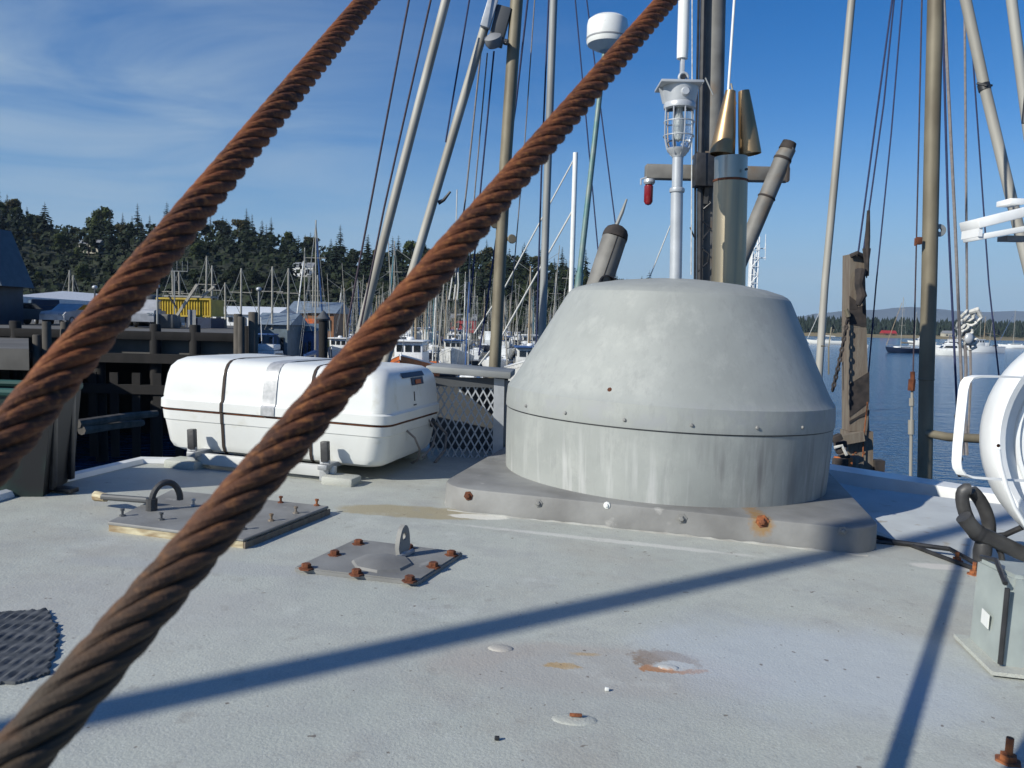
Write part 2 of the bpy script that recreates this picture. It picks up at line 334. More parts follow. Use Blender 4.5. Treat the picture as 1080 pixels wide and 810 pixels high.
# ------------------------------------------------------------------ mesh builder
ORG = {}
class MB:
    def __init__(s): s.bm = bmesh.new()
    def v(s, p): return s.bm.verts.new(p)
    def face(s, vs):
        try: return s.bm.faces.new(vs)
        except ValueError: return None
    def poly(s, pts): s.face([s.v(p) for p in pts])
    def box(s, c, size, rot=None, bev=0, seg=2):
        t = bmesh.new(); bmesh.ops.create_cube(t, size=1)
        for v in t.verts: v.co = Vector((v.co.x*size[0], v.co.y*size[1], v.co.z*size[2]))
        if bev: bmesh.ops.bevel(t, geom=t.edges[:], offset=bev, segments=seg, affect='EDGES', profile=.5)
        if rot is not None:
            mt = rot if isinstance(rot, Matrix) else Euler(rot).to_matrix()
            for v in t.verts: v.co = mt @ v.co
        for v in t.verts: v.co += Vector(c)
        s.merge(t); return s
    def merge(s, t):
        mp = {}
        for v in t.verts: mp[v] = s.v(v.co)
        for f in t.faces: s.face([mp[v] for v in f.verts])
        t.free()
    def tube(s, pts, r, n=12, caps=True):
        pts = [Vector(p) for p in pts]; k = len(pts)
        rs = r if isinstance(r, (list, tuple)) else [r]*k
        rings = []; up = None
        for i, p in enumerate(pts):
            d = (pts[min(i+1,k-1)] - pts[max(i-1,0)]).normalized()
            if up is None: up = Vector((0,0,1)) if abs(d.z) < .9 else Vector((1,0,0))
            a = (up - d*up.dot(d)).normalized(); up = a; b = d.cross(a)
            rings.append([s.v(p + (a*math.cos(2*math.pi*j/n) + b*math.sin(2*math.pi*j/n))*rs[i]) for j in range(n)])
        for i in range(k-1):
            for j in range(n): s.face([rings[i][j], rings[i][(j+1)%n], rings[i+1][(j+1)%n], rings[i+1][j]])
        if caps: s.face(rings[0][::-1]); s.face(rings[-1])
        return s
    def lathe(s, prof, org=(0,0,0), axis=(0,0,1), n=48, a0=0, a1=2*math.pi, close=True):
        q = Vector((0,0,1)).rotation_difference(Vector(axis).normalized()).to_matrix(); org = Vector(org)
        full = abs(a1-a0-2*math.pi) < 1e-6; m_ = n if full else n+1
        rings = []
        for (r, z) in prof:
            if r < 1e-6: rings.append([s.v(org + q @ Vector((0,0,z)))])
            else: rings.append([s.v(org + q @ Vector((r*math.cos(a0+(a1-a0)*j/n), r*math.sin(a0+(a1-a0)*j/n), z))) for j in range(m_)])
        for A, B in zip(rings, rings[1:]):
            for j in range(n):
                j2 = (j+1) % m_
                if len(A) == 1 and len(B) == 1: continue
                if len(A) == 1: s.face([A[0], B[j], B[j2]])
                elif len(B) == 1: s.face([A[j], A[j2], B[0]])
                else: s.face([A[j], A[j2], B[j2], B[j]])
        return s
    def prism(s, pts, ext):
        ext = Vector(ext); A = [s.v(p) for p in pts]; B = [s.v(Vector(p)+ext) for p in pts]
        s.face(A[::-1]); s.face(B)
        for i in range(len(A)): s.face([A[i], A[(i+1)%len(A)], B[(i+1)%len(A)], B[i]])
        return s
    def ball(s, c, r, n=12, sc=(1,1,1)):
        prof = [(max(0, math.sin(math.pi*i/n)*1.0), -math.cos(math.pi*i/n)) for i in range(n+1)]
        prof[0] = (0,-1); prof[-1] = (0,1)
        t = MB(); t.lathe(prof, n=n+4)
        for v in t.bm.verts: v.co = Vector((v.co.x*r*sc[0], v.co.y*r*sc[1], v.co.z*r*sc[2])) + Vector(c)
        s.merge(t.bm); return s
    def build(s, name, material, parent=None, tilt=False, sharp=35, smooth=True):
        bm = s.bm
        bmesh.ops.recalc_face_normals(bm, faces=bm.faces[:])
        if tilt:
            for v in bm.verts: v.co = Th @ v.co
        o_ = ORG.get(parent.name, Vector((0,0,0))) if parent else Vector((0,0,0))
        for v in bm.verts: v.co -= o_
        if smooth:
            ca = R(sharp)
            for f in bm.faces: f.smooth = True
            for e in bm.edges:
                if len(e.link_faces) == 2 and e.calc_face_angle(0) > ca: e.smooth = False
        me = bpy.data.meshes.new(name); bm.to_mesh(me); bm.free()
        if isinstance(material, str): material = M[material]
        me.materials.append(material)
        o = bpy.data.objects.new(name, me); col.objects.link(o)
        if parent: o.parent = parent
        ORG[o.name] = o_
        return o
def tag(o, label=None, cat=None, group=None, kind=None):
    if label: o['label'] = label
    if cat: o['category'] = cat
    if group: o['group'] = group
    if kind: o['kind'] = kind
    return o
def E(name, loc, label, cat, group=None, rz=0, tilt=False):
    o = bpy.data.objects.new(name, None); col.objects.link(o); o.empty_display_size = .1
    loc = Vector(loc)
    if tilt: loc = Th @ loc
    o.location = loc; o.rotation_euler = (0,0,rz); ORG[o.name] = loc.copy()
    return tag(o, label, cat, group)
def copy_tree(o, parent=None):
    c = o.copy(); col.objects.link(c)
    if parent: c.parent = parent
    for ch in [x for x in KIDS.get(o.name, [])]: copy_tree(ch, c)
    return c
KIDS = {}
def index_kids(root):
    KIDS[root.name] = list(root.children)
    for c in root.children: index_kids(c)
def S(mb, name, material, label='', **k): return tag(mb.build(name, material, **k), kind='structure')

# ================================================================== SETTING
# water sheet
mb = MB(); mb.poly([(-9000,-3000,WATER),(9000,-3000,WATER),(9000,14000,WATER),(-9000,14000,WATER)]); S(mb, 'water', 'water')

# left hill: ridge line read from the photo
TOPS = [(-160,190),(-60,190),(0,198),(20,207),(40,232),(60,243),(80,240),(100,232),(115,222),(140,226),(160,236),(200,238),(215,229),(250,236),(265,229),(280,240),(300,246),(320,250),(340,249),(360,262),(400,262),(430,256),(460,256),(500,264),(540,263),(580,266),(620,284),(650,292),(700,296),(740,300),(800,325)]
def top_y(px):
    for (a, ya), (b_, yb) in zip(TOPS, TOPS[1:]):
        if a <= px <= b_: return ya + (yb-ya)*(px-a)/(b_-a)
    return TOPS[0][1] if px < TOPS[0][0] else TOPS[-1][1]
TH = 11.0
def smooth_top(px): return sum(top_y(px+d) for d in (-40,-20,0,20,40))/5
Y0, Y1 = 250.0, 400.0
def hill_z(px, Y):
    Hr = max(.5 + (HOR(px)-smooth_top(px))*Y1/FPX - TH, 1.0)
    t = (Y-Y0)/(Y1-Y0)
    if t <= 0: z = -3.6 + max(t, -.2)*6
    elif t <= 1: z = -3.6 + (Hr+3.6)*(t*t*(3-2*t))**.8
    else: z = Hr*(1-min(1,(t-1)*.8))
    return z
mb = MB(); g_ = []
for i in range(49):
    px = -170 + i*20; row = []
    for j in range(16):
        Y = Y0-20 + j*15
        row.append(mb.v(((px-540)/FPX*Y, Y, hill_z(px, Y) + noise.noise(Vector((px*.05, Y*.05, 0)))*1.2)))
    g_.append(row)
for i in range(48):
    for j in range(15): mb.face([g_[i][j], g_[i+1][j], g_[i+1][j+1], g_[i][j+1]])
S(mb, 'hill', 'grass')

# far shore on the right and the mountains behind
mb = MB(); prev = None
for i in range(60):
    X = -500 + i*55; Yb = 820 + 60*noise.noise(Vector((X*.004,0,0)))
    a = [mb.v((X, Yb, WATER-.5)), mb.v((X, Yb+8, WATER+1.2)), mb.v((X, Yb+60, WATER+2.5)), mb.v((X, Yb+300, 6+5*noise.noise(Vector((X*.003,3,0))))), mb.v((X, Yb+700, WATER))]
    if prev:
        for k in range(4): mb.face([prev[k], a[k], a[k+1], prev[k+1]])
    prev = a
S(mb, 'far_shore', 'far_ground')
mb = MB(); prev = None
for i in range(120):
    X = -600 + i*70; px = 540 + FPX*X/6500
    yy = 334 - 10*math.exp(-((px-955)/55)**2) - 6*math.exp(-((px-1075)/60)**2) - 4*math.exp(-((px-880)/30)**2) + 1.2*noise.noise(Vector((px*.06,0,0)))
    H = (HOR(px)-yy)*6500/FPX
    a = [mb.v((X, 5200, WATER-1)), mb.v((X, 5900, H*.55+25*noise.noise(Vector((X*.004,1,0))))), mb.v((X, 6500, H)), mb.v((X, 7300, WATER-1))]
    if prev:
        for k in range(3): mb.face([prev[k], a[k], a[k+1], prev[k+1]])
    prev = a
S(mb, 'mountains', 'mountain')
# far wood on the opposite shore: reads as one mass
mb = MB()
rng = random.Random(3)
for k in range(2600):
    X = rng.uniform(-250, 900); t = rng.random()
    Y = 875 + t*250; zb = WATER+2 + t*9
    h = rng.uniform(9, 19)*(1 if t > .2 else .7); wd = rng.uniform(2.2, 5)
    n = 5; a0 = rng.uniform(0, 6)
    ring = [(X+wd*math.cos(a0+2*math.pi*j/n)*rng.uniform(.7,1.2), Y+wd*math.sin(a0+2*math.pi*j/n), zb+h*rng.uniform(.05,.2)) for j in range(n)]
    mid = [(X+wd*.55*math.cos(a0+.5+2*math.pi*j/n)*rng.uniform(.7,1.3), Y+wd*.55*math.sin(a0+.5+2*math.pi*j/n), zb+h*rng.uniform(.5,.7)) for j in range(n)]
    V1 = [mb.v(p) for p in ring]; V2 = [mb.v(p) for p in mid]; T = mb.v((X, Y, zb+h))
    for j in range(n):
        mb.face([V1[j], V1[(j+1)%n], V2[(j+1)%n], V2[j]]); mb.face([V2[j], V2[(j+1)%n], T])
tag(mb.build('far_wood', 'fir_blue', smooth=False), kind='stuff')

# ================================================================== TREES
def conifer(seed, h, spread, tiers, dens):
    rg = random.Random(seed); root = E('conifer_tree', (0,0,0), None, 'tree')
    t = MB(); t.tube([(0,0,-1),(0,0,h*.5),(0,0,h*.97)], [h*.018,h*.012,h*.003], n=6); t.build('trunk', 'bark', root)
    c = MB()
    for i in range(tiers):
        u = i/(tiers-1); z = h*(.14 + .84*u)
        rad = spread*(1-u)**.8*rg.uniform(.6,1.25) + .65*(1-u*.6)
        k = max(6, int(dens*1.3*(1-u*.5)))
        for j in range(k):
            a = rg.uniform(0, 2*math.pi); L = rad*rg.uniform(.55,1.15); dr = rg.uniform(.10,.35)*L
            dx_, dy_ = math.cos(a), math.sin(a); wv = L*rg.uniform(.16,.3)
            p0 = Vector((0,0,z+L*.12))
            steps = 3; pts = []
            for q in range(steps+1):
                s_ = q/steps; ctr = Vector((dx_*L*s_, dy_*L*s_, z + L*.12*(1-s_) - dr*s_*s_))
                ww = wv*math.sin(math.pi*(.15+.8*s_))
                pts.append((ctr + Vector((-dy_*ww, dx_*ww, -ww*rg.uniform(.2,.8))), ctr, ctr + Vector((dy_*ww, -dx_*ww, -ww*rg.uniform(.2,.8)))))
            vs = [[c.v(p) for p in tr] for tr in pts]
            for q in range(steps):
                c.face([vs[q][0], vs[q][1], vs[q+1][1], vs[q+1][0]]); c.face([vs[q][1], vs[q][2], vs[q+1][2], vs[q+1][1]])
    c.build('crown', 'fir' if seed % 2 else 'fir_blue', root, smooth=False)
    return root
def broadleaf(seed, h, wd, matn):
    rg = random.Random(seed); root = E('broadleaf_tree', (0,0,0), None, 'tree')
    t = MB(); t.tube([(0,0,-1),(.1,0,h*.35),(.2,.1,h*.6)], [h*.03,h*.022,h*.01], n=6)
    lobes = []
    for k in range(9):
        a = rg.uniform(0,6.28); q = rg.uniform(.15,.62)*wd; z = h*rg.uniform(.38,.86)
        q *= (1.15 - abs(z/h-.55)*1.2)
        lobes.append((Vector((q*math.cos(a), q*math.sin(a), z)), wd*rg.uniform(.26,.45)))
        t.tube([(0,0,h*.3),(q*math.cos(a)*.6, q*math.sin(a)*.6, z*.8)], [h*.012,h*.004], n=5)
    lobes.append((Vector((0,0,h*.82)), wd*.4))
    t.build('trunk', 'bark', root)
    c = MB()
    for (ctr, r_) in lobes:
        for k in range(150):
            d = Vector((rg.gauss(0,1), rg.gauss(0,1), rg.gauss(0,1))).normalized()
            p = ctr + Vector((d.x, d.y, d.z*.8))*r_*rg.uniform(.6,1.12)
            n_ = (d + Vector((rg.gauss(0,.5), rg.gauss(0,.5), rg.gauss(0,.5)))).normalized()
            a_ = n_.orthogonal().normalized(); b_ = n_.cross(a_); s_ = rg.uniform(.25,.62)
            th = rg.uniform(0,6.28); a2 = a_*math.cos(th)+b_*math.sin(th); b2 = -a_*math.sin(th)+b_*math.cos(th)
            c.face([c.v(p+a2*s_), c.v(p+b2*s_*.7), c.v(p-a2*s_), c.v(p-b2*s_*.7)])
    c.build('crown', matn, root, smooth=False)
    return root
TL = {'conifer': ('dark conifer in the wood on the hill behind the harbour', 'tree', 'conifers on the wooded hill'),
      'slim': ('slim pointed conifer standing out of the hill wood', 'tree', 'slim conifers on the wooded hill'),
      'leaf': ('round green broadleaf tree on the hill behind the harbour', 'tree', 'green broadleaf trees on the hill'),
      'leaf_olive': ('olive coloured broadleaf tree on the hill behind the harbour', 'tree', 'olive broadleaf trees on the hill'),
      'leaf_dark': ('dark round broadleaf tree low on the hill', 'tree', 'dark broadleaf trees on the hill')}
protos = [('conifer', conifer(11, 17, 3.4, 19, 17)), ('conifer', conifer(12, 15, 3.9, 16, 19)), ('slim', conifer(13, 18, 2.9, 24, 14)), ('slim', conifer(14, 16, 2.6, 20, 13)),
          ('leaf', broadleaf(21, 13, 6, 'leaf')), ('leaf_olive', broadleaf(22, 12, 5.5, 'leaf_olive')), ('leaf_dark', broadleaf(23, 14, 6, 'leaf_dark'))]
bpy.context.view_layer.update()
for _, p in protos: index_kids(p)
usedp = set()
def plant(ix, loc, sc, rz):
    kind, pr = protos[ix]
    o = pr if ix not in usedp else copy_tree(pr)
    usedp.add(ix); o.location = loc; o.rotation_euler = (0,0,rz); o.scale = (sc, sc, sc*1.0)
    l, c_, g_ = TL[kind]; tag(o, l, c_, g_); return o
rng = random.Random(5)
rows = [(1.0, 9.5, 0), (.84, 13, 1), (.6, 17, 2), (.36, 21, 3), (.12, 26, 4)]
for t, step, k in rows:
    px = -70 + rng.uniform(0, 10)
    while px < 745:
        Y = Y0 + (Y1-Y0)*t + rng.uniform(-8, 8); pj = px + rng.uniform(-5,5)
        z = hill_z(pj, Y) - .6
        u = rng.random()
        if k == 0:
            want = .5 + (HOR(pj)-top_y(pj))*Y/FPX - z
            ix = rng.choice([0,1,2,3,2,0]) if not (95 < pj < 130 or 430 < pj < 470) else 4
            if rng.random() < .12: ix = 5
            base = [17,15,19,16,13,12,14][ix]
            sc = max(.45, min(1.6, want/base*rng.uniform(.75,1.15)))
        else:
            ix = rng.choice([0,1,2,0,1,4,5,6,4,3]) if k < 3 else rng.choice([0,6,4,5,4,1])
            sc = rng.uniform(.75,1.15) if ix < 4 else rng.uniform(.5,.8)
        if k == 4: sc *= .7
        plant(ix, ((pj-540)/FPX*Y, Y, z), sc, rng.uniform(0, 6.28))
        px += step*rng.uniform(.75,1.3)
# undergrowth between the trunks, one mass
mb = MB()
for k in range(14000):
    px = rng.uniform(-90, 760); t = rng.random()**.8; Y = Y0 + (Y1-Y0)*t
    p = Vector(((px-540)/FPX*Y, Y, hill_z(px, Y) + rng.uniform(0, 7.5)))
    n_ = Vector((rng.gauss(0,1), rng.gauss(0,1)-.6, rng.gauss(0,1)+.5)).normalized(); a_ = n_.orthogonal().normalized(); b_ = n_.cross(a_); s_ = rng.uniform(.5,1.5)
    mb.face([mb.v(p+a_*s_), mb.v(p+b_*s_*.8), mb.v(p-a_*s_), mb.v(p-b_*s_*.7)])
tag(mb.build('undergrowth', 'leaf_dark', smooth=False), kind='stuff')

# ================================================================== BOATS (bow towards local +Y, waterline at z = 0)
def hull_mb(L, B, H, bow=.55, flat=False, stern=.75):
    mb = MB(); secs = []; n = 12
    for i in range(n+1):
        t = i/n; y = -L/2 + L*t
        hb = B/2*min(1, (stern + (1-stern)*min(1, t/.4)))*(1 if t < .5 else max(.02, math.cos((t-.5)/.5*math.pi/2)**.75))
        sh = H*(1 + bow*max(0, (t-.35)/.65)**2 + .08*(1-t))
        keel = -.45 + (.5*max(0,(t-.8)/.2)**2)
        yy = y + (L*.06*((t-.7)/.3) if t > .7 else 0)
        pr = [(hb, sh, yy), (hb*.96, sh*.5, yy - (L*.03 if t > .7 else 0)), (hb*.80, 0, y - (L*.03 if t > .85 else 0)), (hb*.3, keel, y - (L*.05 if t > .85 else 0))]
        secs.append([mb.v((x, yq, z)) for (x, z, yq) in pr] + [mb.v((-x, yq, z)) for (x, z, yq) in reversed(pr)])
    for A, C in zip(secs, secs[1:]):
        for j in range(7): mb.face([A[j], A[j+1], C[j+1], C[j]])
    mb.face(secs[0]); return mb
def deck_mb(L, B, H, bow=.55, stern=.75, drop=.08):
    mb = MB(); n = 12; prev = None
    for i in range(n+1):
        t = i/n; y = -L/2 + L*t
        hb = B/2*min(1, (stern + (1-stern)*min(1, t/.4)))*(1 if t < .5 else max(.02, math.cos((t-.5)/.5*math.pi/2)**.75))
        sh = H*(1 + bow*max(0, (t-.35)/.65)**2 + .08*(1-t)) - drop
        yy = y + (L*.06*((t-.7)/.3) if t > .7 else 0)
        a = [mb.v((hb*.985, yy, sh)), mb.v((0, yy, sh+.06)), mb.v((-hb*.985, yy, sh))]
        if prev: mb.face([prev[0], prev[1], a[1], a[0]]); mb.face([prev[1], prev[2], a[2], a[1]])
        prev = a
    return mb
def sailboat(L, hullm, coverm, mast=1.35, two=False, label=None):
    B, H = L*.31, L*.10; r_ = E('sailboat', (0,0,0), label, 'sailboat')
    hull_mb(L, B, H, .35).build('hull', hullm, r_); deck_mb(L, B, H, .35).build('deck', 'white_paint', r_)
    st = MB(); st.tube([(B/2*.98*s if False else 0,0,0) for s in (1,1)], .001, n=3)
    cb = MB(); cb.box((0, L*.04, H+.22), (B*.52, L*.42, .44), bev=.12); cb_o = cb.build('cabin', 'white_paint', r_)
    wn = MB()
    for s in (-1,1): wn = MB(); wn.box((s*B*.262, L*.04, H+.26), (.02, L*.30, .16)); wn.build('window', 'glass_dark', cb_o)
    mh = L*mast; spr = MB(); ms = MB(); ms.tube([(0, L*.1, H),(0, L*.1, H+mh)], [.075,.05], n=8); mo = ms.build('mast', 'alu_pole', r_)
    for f in (.45,.75): spr.tube([(-B*.27, L*.1, H+mh*f),(B*.27, L*.1, H+mh*f)], .03, n=5)
    spr.build('spreader', 'alu_pole', mo)
    bm_ = MB(); bm_.tube([(0,L*.09,H+1.25),(0,-L*.30,H+1.2)], .06, n=6); bo = bm_.build('boom', 'alu_pole', r_)
    cv = MB(); cv.tube([(0,L*.08,H+1.42),(0,-L*.05,H+1.40),(0,-L*.29,H+1.32)], [.20,.17,.10], n=8); cv.build('sail_cover', coverm, bo)
    rg_ = MB(); tp = (0, L*.1, H+mh*.98)
    for q in [(0,L*.54,H*1.3),(0,-L*.49,H),(B*.46,L*.08,H),(-B*.46,L*.08,H)]: rg_.tube([tp, q], .018, n=4)
    rg_.build('rigging', 'grey_pole', r_)
    fs = MB(); fs.tube([(0,L*.53,H*1.4+.3),(0,L*.14,H+mh*.88)], .07, n=6); fs.build('furled_jib', coverm, r_)
    rl = MB()
    for s in (-1,1):
        for f in (-.4,-.15,.1,.3): rl.tube([(s*B*.44*(1 if f < .2 else .75), L*f, H),(s*B*.44*(1 if f < .2 else .75), L*f, H+.65)], .02, n=4)
        rl.tube([(s*B*.42,-L*.42,H+.65),(s*B*.45,L*.1,H+.65),(s*B*.33,L*.3,H+.7),(0,L*.53,H+.95)], .02, n=4)
    rl.build('guard_rail', 'alu_pole', r_)
    if two:
        m2 = MB(); m2.tube([(0,-L*.32,H),(0,-L*.32,H+mh*.72)], [.06,.04], n=8); m2.build('mast', 'alu_pole', r_)
    return r_
def troller(L, hullm, housem, roofm='white_paint', label=None):
    B, H = L*.32, L*.13; r_ = E('fishing_boat', (0,0,0), label, 'fishing boat')
    hull_mb(L, B, H, .7, stern=.6).build('hull', hullm, r_); deck_mb(L, B, H, .7, stern=.6, drop=.35).build('deck', 'grey', r_)
    gw = MB()
    pts = []
    for i in range(13):
        t = i/12; hb = B/2*min(1, (.6 + .4*min(1, t/.4)))*(1 if t < .5 else max(.02, math.cos((t-.5)/.5*math.pi/2)**.75))
        pts.append((hb, -L/2+L*t + (L*.06*((t-.7)/.3) if t > .7 else 0), H*(1+.7*max(0,(t-.35)/.65)**2+.08*(1-t))+.02))
    gw.tube(pts, .07, n=5); gw.tube([(-p[0],p[1],p[2]) for p in pts], .07, n=5); gw.build('cap_rail', 'white_paint', r_)
    hz_ = H*1.05
    wh = MB(); wh.box((0,L*.16,hz_+.95), (B*.56,L*.22,1.9), bev=.08); wh.box((0,-L*.01,hz_+.55),(B*.5,L*.14,1.1),bev=.06); wo_ = wh.build('wheelhouse', housem, r_)
    rf = MB(); rf.box((0,L*.165,hz_+1.97),(B*.66,L*.27,.12),bev=.04); rf.build('roof', roofm, wo_)
    wn = MB()
    for s in (-1,1):
        for f in (.09,.16,.23): wn = MB(); wn.box((s*B*.285,L*f,hz_+1.4),(.02,L*.045,.5)); wn.build('window', 'glass_dark', wo_)
    for k in (-1,0,1):
        wn = MB(); wn.box((k*B*.17,L*.272,hz_+1.4),(B*.13,.02,.5)); wn.build('window', 'glass_dark', wo_)
        wn = MB(); wn.box((k*B*.17,L*.048,hz_+1.45),(B*.12,.02,.4)); wn.build('window', 'glass_dark', wo_)
    ms = MB(); mh = L*.7; ms.tube([(0,L*.0,hz_),(0,L*.0,hz_+mh)],[.11,.06],n=8); ms.tube([(0,0,hz_+mh*.45),(0,-L*.36,hz_+mh*.40)],.06,n=6)
    ms.build('mast','tan',r_)
    for s in (-1,1):
        tp = MB(); tp.tube([(s*B*.45,-L*.02,H),(s*B*.62,-L*.04,hz_+L*.85)],[.07,.03],n=6); tp.build('trolling_pole','alu_pole',r_)
    rg_ = MB()
    for q in [(0,L*.52,H*1.7),(B*.45,-L*.1,H),(-B*.45,-L*.1,H),(0,-L*.48,H),(B*.62,-L*.04,hz_+L*.8),(-B*.62,-L*.04,hz_+L*.8)]: rg_.tube([(0,0,hz_+mh*.95),q],.02,n=4)
    rg_.build('rigging','grey_pole',r_)
    gr = MB(); gr.tube([(-.4,-L*.3,H+.3),(.4,-L*.3,H+.3)],.35,n=10); gr.box((0,-L*.3,H+.1),(1.3,.5,.4),bev=.04); gr.build('winch_drum','dark_grey',r_)
    rd = MB(); rd.lathe([(0,0),(.28,0),(.3,.12),(.2,.22),(0,.24)],(0,L*.18,hz_+2.05),n=12); rd.build('radome','white_paint',r_)
    return r_
def cruiser(L, hullm, canvasm, label=None):
    B, H = L*.32, L*.13; r_ = E('motor_cruiser', (0,0,0), label, 'motor boat')
    hull_mb(L, B, H, .4, stern=.9).build('hull', hullm, r_); deck_mb(L, B, H, .4, stern=.9).build('deck','white_paint',r_)
    cb = MB()
    cb.prism([(-B*.38,-L*.22,H),(-B*.38,L*.26,H),(-B*.38,L*.14,H+1.5),(-B*.38,-L*.2,H+1.6)],(B*.76,0,0)); cbo = cb.build('cabin','white_paint',r_)
    wn = MB()
    for s in (-1,1): wn.prism([(s*B*.384,-L*.17,H+.75),(s*B*.384,L*.17,H+.75),(s*B*.384,L*.12,H+1.3),(s*B*.384,-L*.16,H+1.35)],(s*.02,0,0))
    wn.prism([(-B*.33,L*.215,H+.62),(B*.33,L*.215,H+.62),(B*.31,L*.162,H+1.3),(-B*.31,L*.162,H+1.3)],(0,.03,.01))
    wn.build('window','glass_dark',cbo)
    fb = MB(); fb.box((0,-L*.04,H+1.85),(B*.7,L*.26,.5),bev=.1); fb.build('flybridge','white_paint',r_)
    cn = MB(); cn.box((0,-L*.05,H+2.95),(B*.66,L*.2,.1),bev=.03)
    for s in (-1,1):
        for f in (-.13,.03): cn.tube([(s*B*.3,L*f,H+2.1),(s*B*.3,L*f,H+2.95)],.03,n=5)
    cn.build('canopy',canvasm,r_)
    ar = MB(); ar.tube([(0,-L*.16,H+1.6),(0,-L*.2,H+4.4)],.035,n=5); ar.build('antenna','white_paint',r_)
    rl = MB()
    for s in (-1,1): rl.tube([(s*B*.46,-L*.1,H+.7),(s*B*.44,L*.2,H+.75),(s*B*.2,L*.45,H+1.0),(0,L*.55,H+1.1)],.025,n=4)
    for s in (-1,1):
        for f,q in ((-.1,.46),(.1,.455),(.28,.38)): rl.tube([(s*B*q,L*f,H),(s*B*q,L*f,H+.75)],.02,n=4)
    rl.build('guard_rail','alu_pole',r_)
    return r_
BP = [
 (sailboat(10,'white_paint','blue',1.2), 'white sailboat with blue sail cover moored in the marina', 'blue covered sailboats in the marina', 4),
 (sailboat(9,'gelcoat','old_white',1.25), 'white sailboat with pale sail cover moored in the marina', 'pale covered sailboats in the marina', 4),
 (sailboat(11,'navy','tan',1.15,True), 'dark hulled two masted sailboat moored in the marina', 'dark two masted sailboats in the marina', 2),
 (sailboat(9.5,'white_paint','teal',1.3), 'white sailboat with green sail cover moored in the marina', 'green covered sailboats in the marina', 2),
 (troller(12,'white_paint','white_paint'), 'white wooden fishing boat with raised poles in the marina', 'white fishing boats in the marina', 3),
 (troller(13,'old_white','old_white','blue'), 'worn white fishing boat with blue wheelhouse roof in the marina', 'blue roofed fishing boats in the marina', 2),
 (troller(12,'orange_hull','white_paint'), 'orange hulled fishing boat with white wheelhouse in the marina', 'orange fishing boats in the marina', 1),
 (troller(14,'slate','tan'), 'slate hulled fishing boat with tan wheelhouse in the marina', 'slate fishing boats in the marina', 1),
 (cruiser(9,'white_paint','blue'), 'white motor cruiser with blue canopy in the marina', 'blue topped motor cruisers in the marina', 2),
 (cruiser(10,'gelcoat','dark_grey'), 'white motor cruiser with dark canopy in the marina', 'dark topped motor cruisers in the marina', 2)]
bpy.context.view_layer.update()
for b_ in BP: index_kids(b_[0])
usedb = set()
def moor(i, x, y, rz, sc=1, label=None, group=None, zs=None):
    pr = BP[i][0]; o = pr if i not in usedb else copy_tree(pr)
    usedb.add(i); o.location = (x, y, WATER+.02 if zs is None else zs); o.rotation_euler = (0, 0, rz); o.scale = (sc,)*3
    if 'group' in o: del o['group']
    tag(o, label or BP[i][1], None, group if label else BP[i][2]); return o
rng = random.Random(9)
bag = [i for i, b_ in enumerate(BP) for _ in range(b_[3])]
floats = MB()
for Yr in (64, 88, 114, 144, 178, 214):
    xa = ((292 if Yr < 70 else 372)-540)/FPX*Yr; xb = (615-540)/FPX*Yr
    floats.box(((xa+xb)/2, Yr, WATER+.25), (xb-xa+14, 1.8, .5))
    x = xa + rng.uniform(0, 2); side = 1
    n_ = 0
    while x < xb:
        i = rng.choice(bag)
        for side in (1,-1):
            if rng.random() < (.96 if side == -1 else .85):
                i = rng.choice(bag); sc = rng.uniform(.62,.92)
                moor(i, x+rng.uniform(-.3,.3), Yr + side*(6.6+rng.uniform(-.4,.6)), (0 if side*(1 if rng.random()<.7 else -1) > 0 else math.pi)+rng.uniform(-.05,.05), sc)
        if n_ % 2 == 0: floats.box((x+2.6, Yr, WATER+.2), (.8, 15, .4))
        n_ += 1; x += rng.uniform(3.3, 4.1)*(1 if Yr < 140 else 1.15)
tag(floats.build('floating_dock', 'concrete'), 'grey floating docks between the rows of moored boats', 'dock')
# boats riding at anchor on the open water, right of the dome
moor(1, AT(870,367,300).x, 300, R(75), 1.3, 'white sailboat with one tall mast anchored by the far left of the open bay')
moor(8, AT(901,371,235).x, 235, R(95), .8, 'low blue topped motor boat beside the dark anchored ketch')
moor(2, AT(953,374,190).x, 190, R(112), .95, 'dark hulled boat with two masts and pale cabin anchored in the bay')
moor(9, AT(972,366,330).x, 330, R(80), 1.0, 'distant pale motor yacht behind the tall yellowish mast')
moor(8, AT(1003,372,225).x, 225, R(85), 1.0, 'white motor cruiser anchored just right of the tall yellowish mast')
moor(9, AT(1000,381,175).x, 175, R(80), .8, 'white motor boat anchored nearest below the other anchored cruisers')
moor(4, AT(1037,371,215).x, 215, R(100), .95, 'white fishing boat anchored under the tangled white rigging block')
moor(0, AT(1072,365,300).x, 300, R(70), 1.1, 'sailboat half hidden behind the big white light housing')
usedleft = [i for i in range(len(BP)) if i not in usedb]
for i in usedleft: moor(i, -20+i*3, 150, 0)

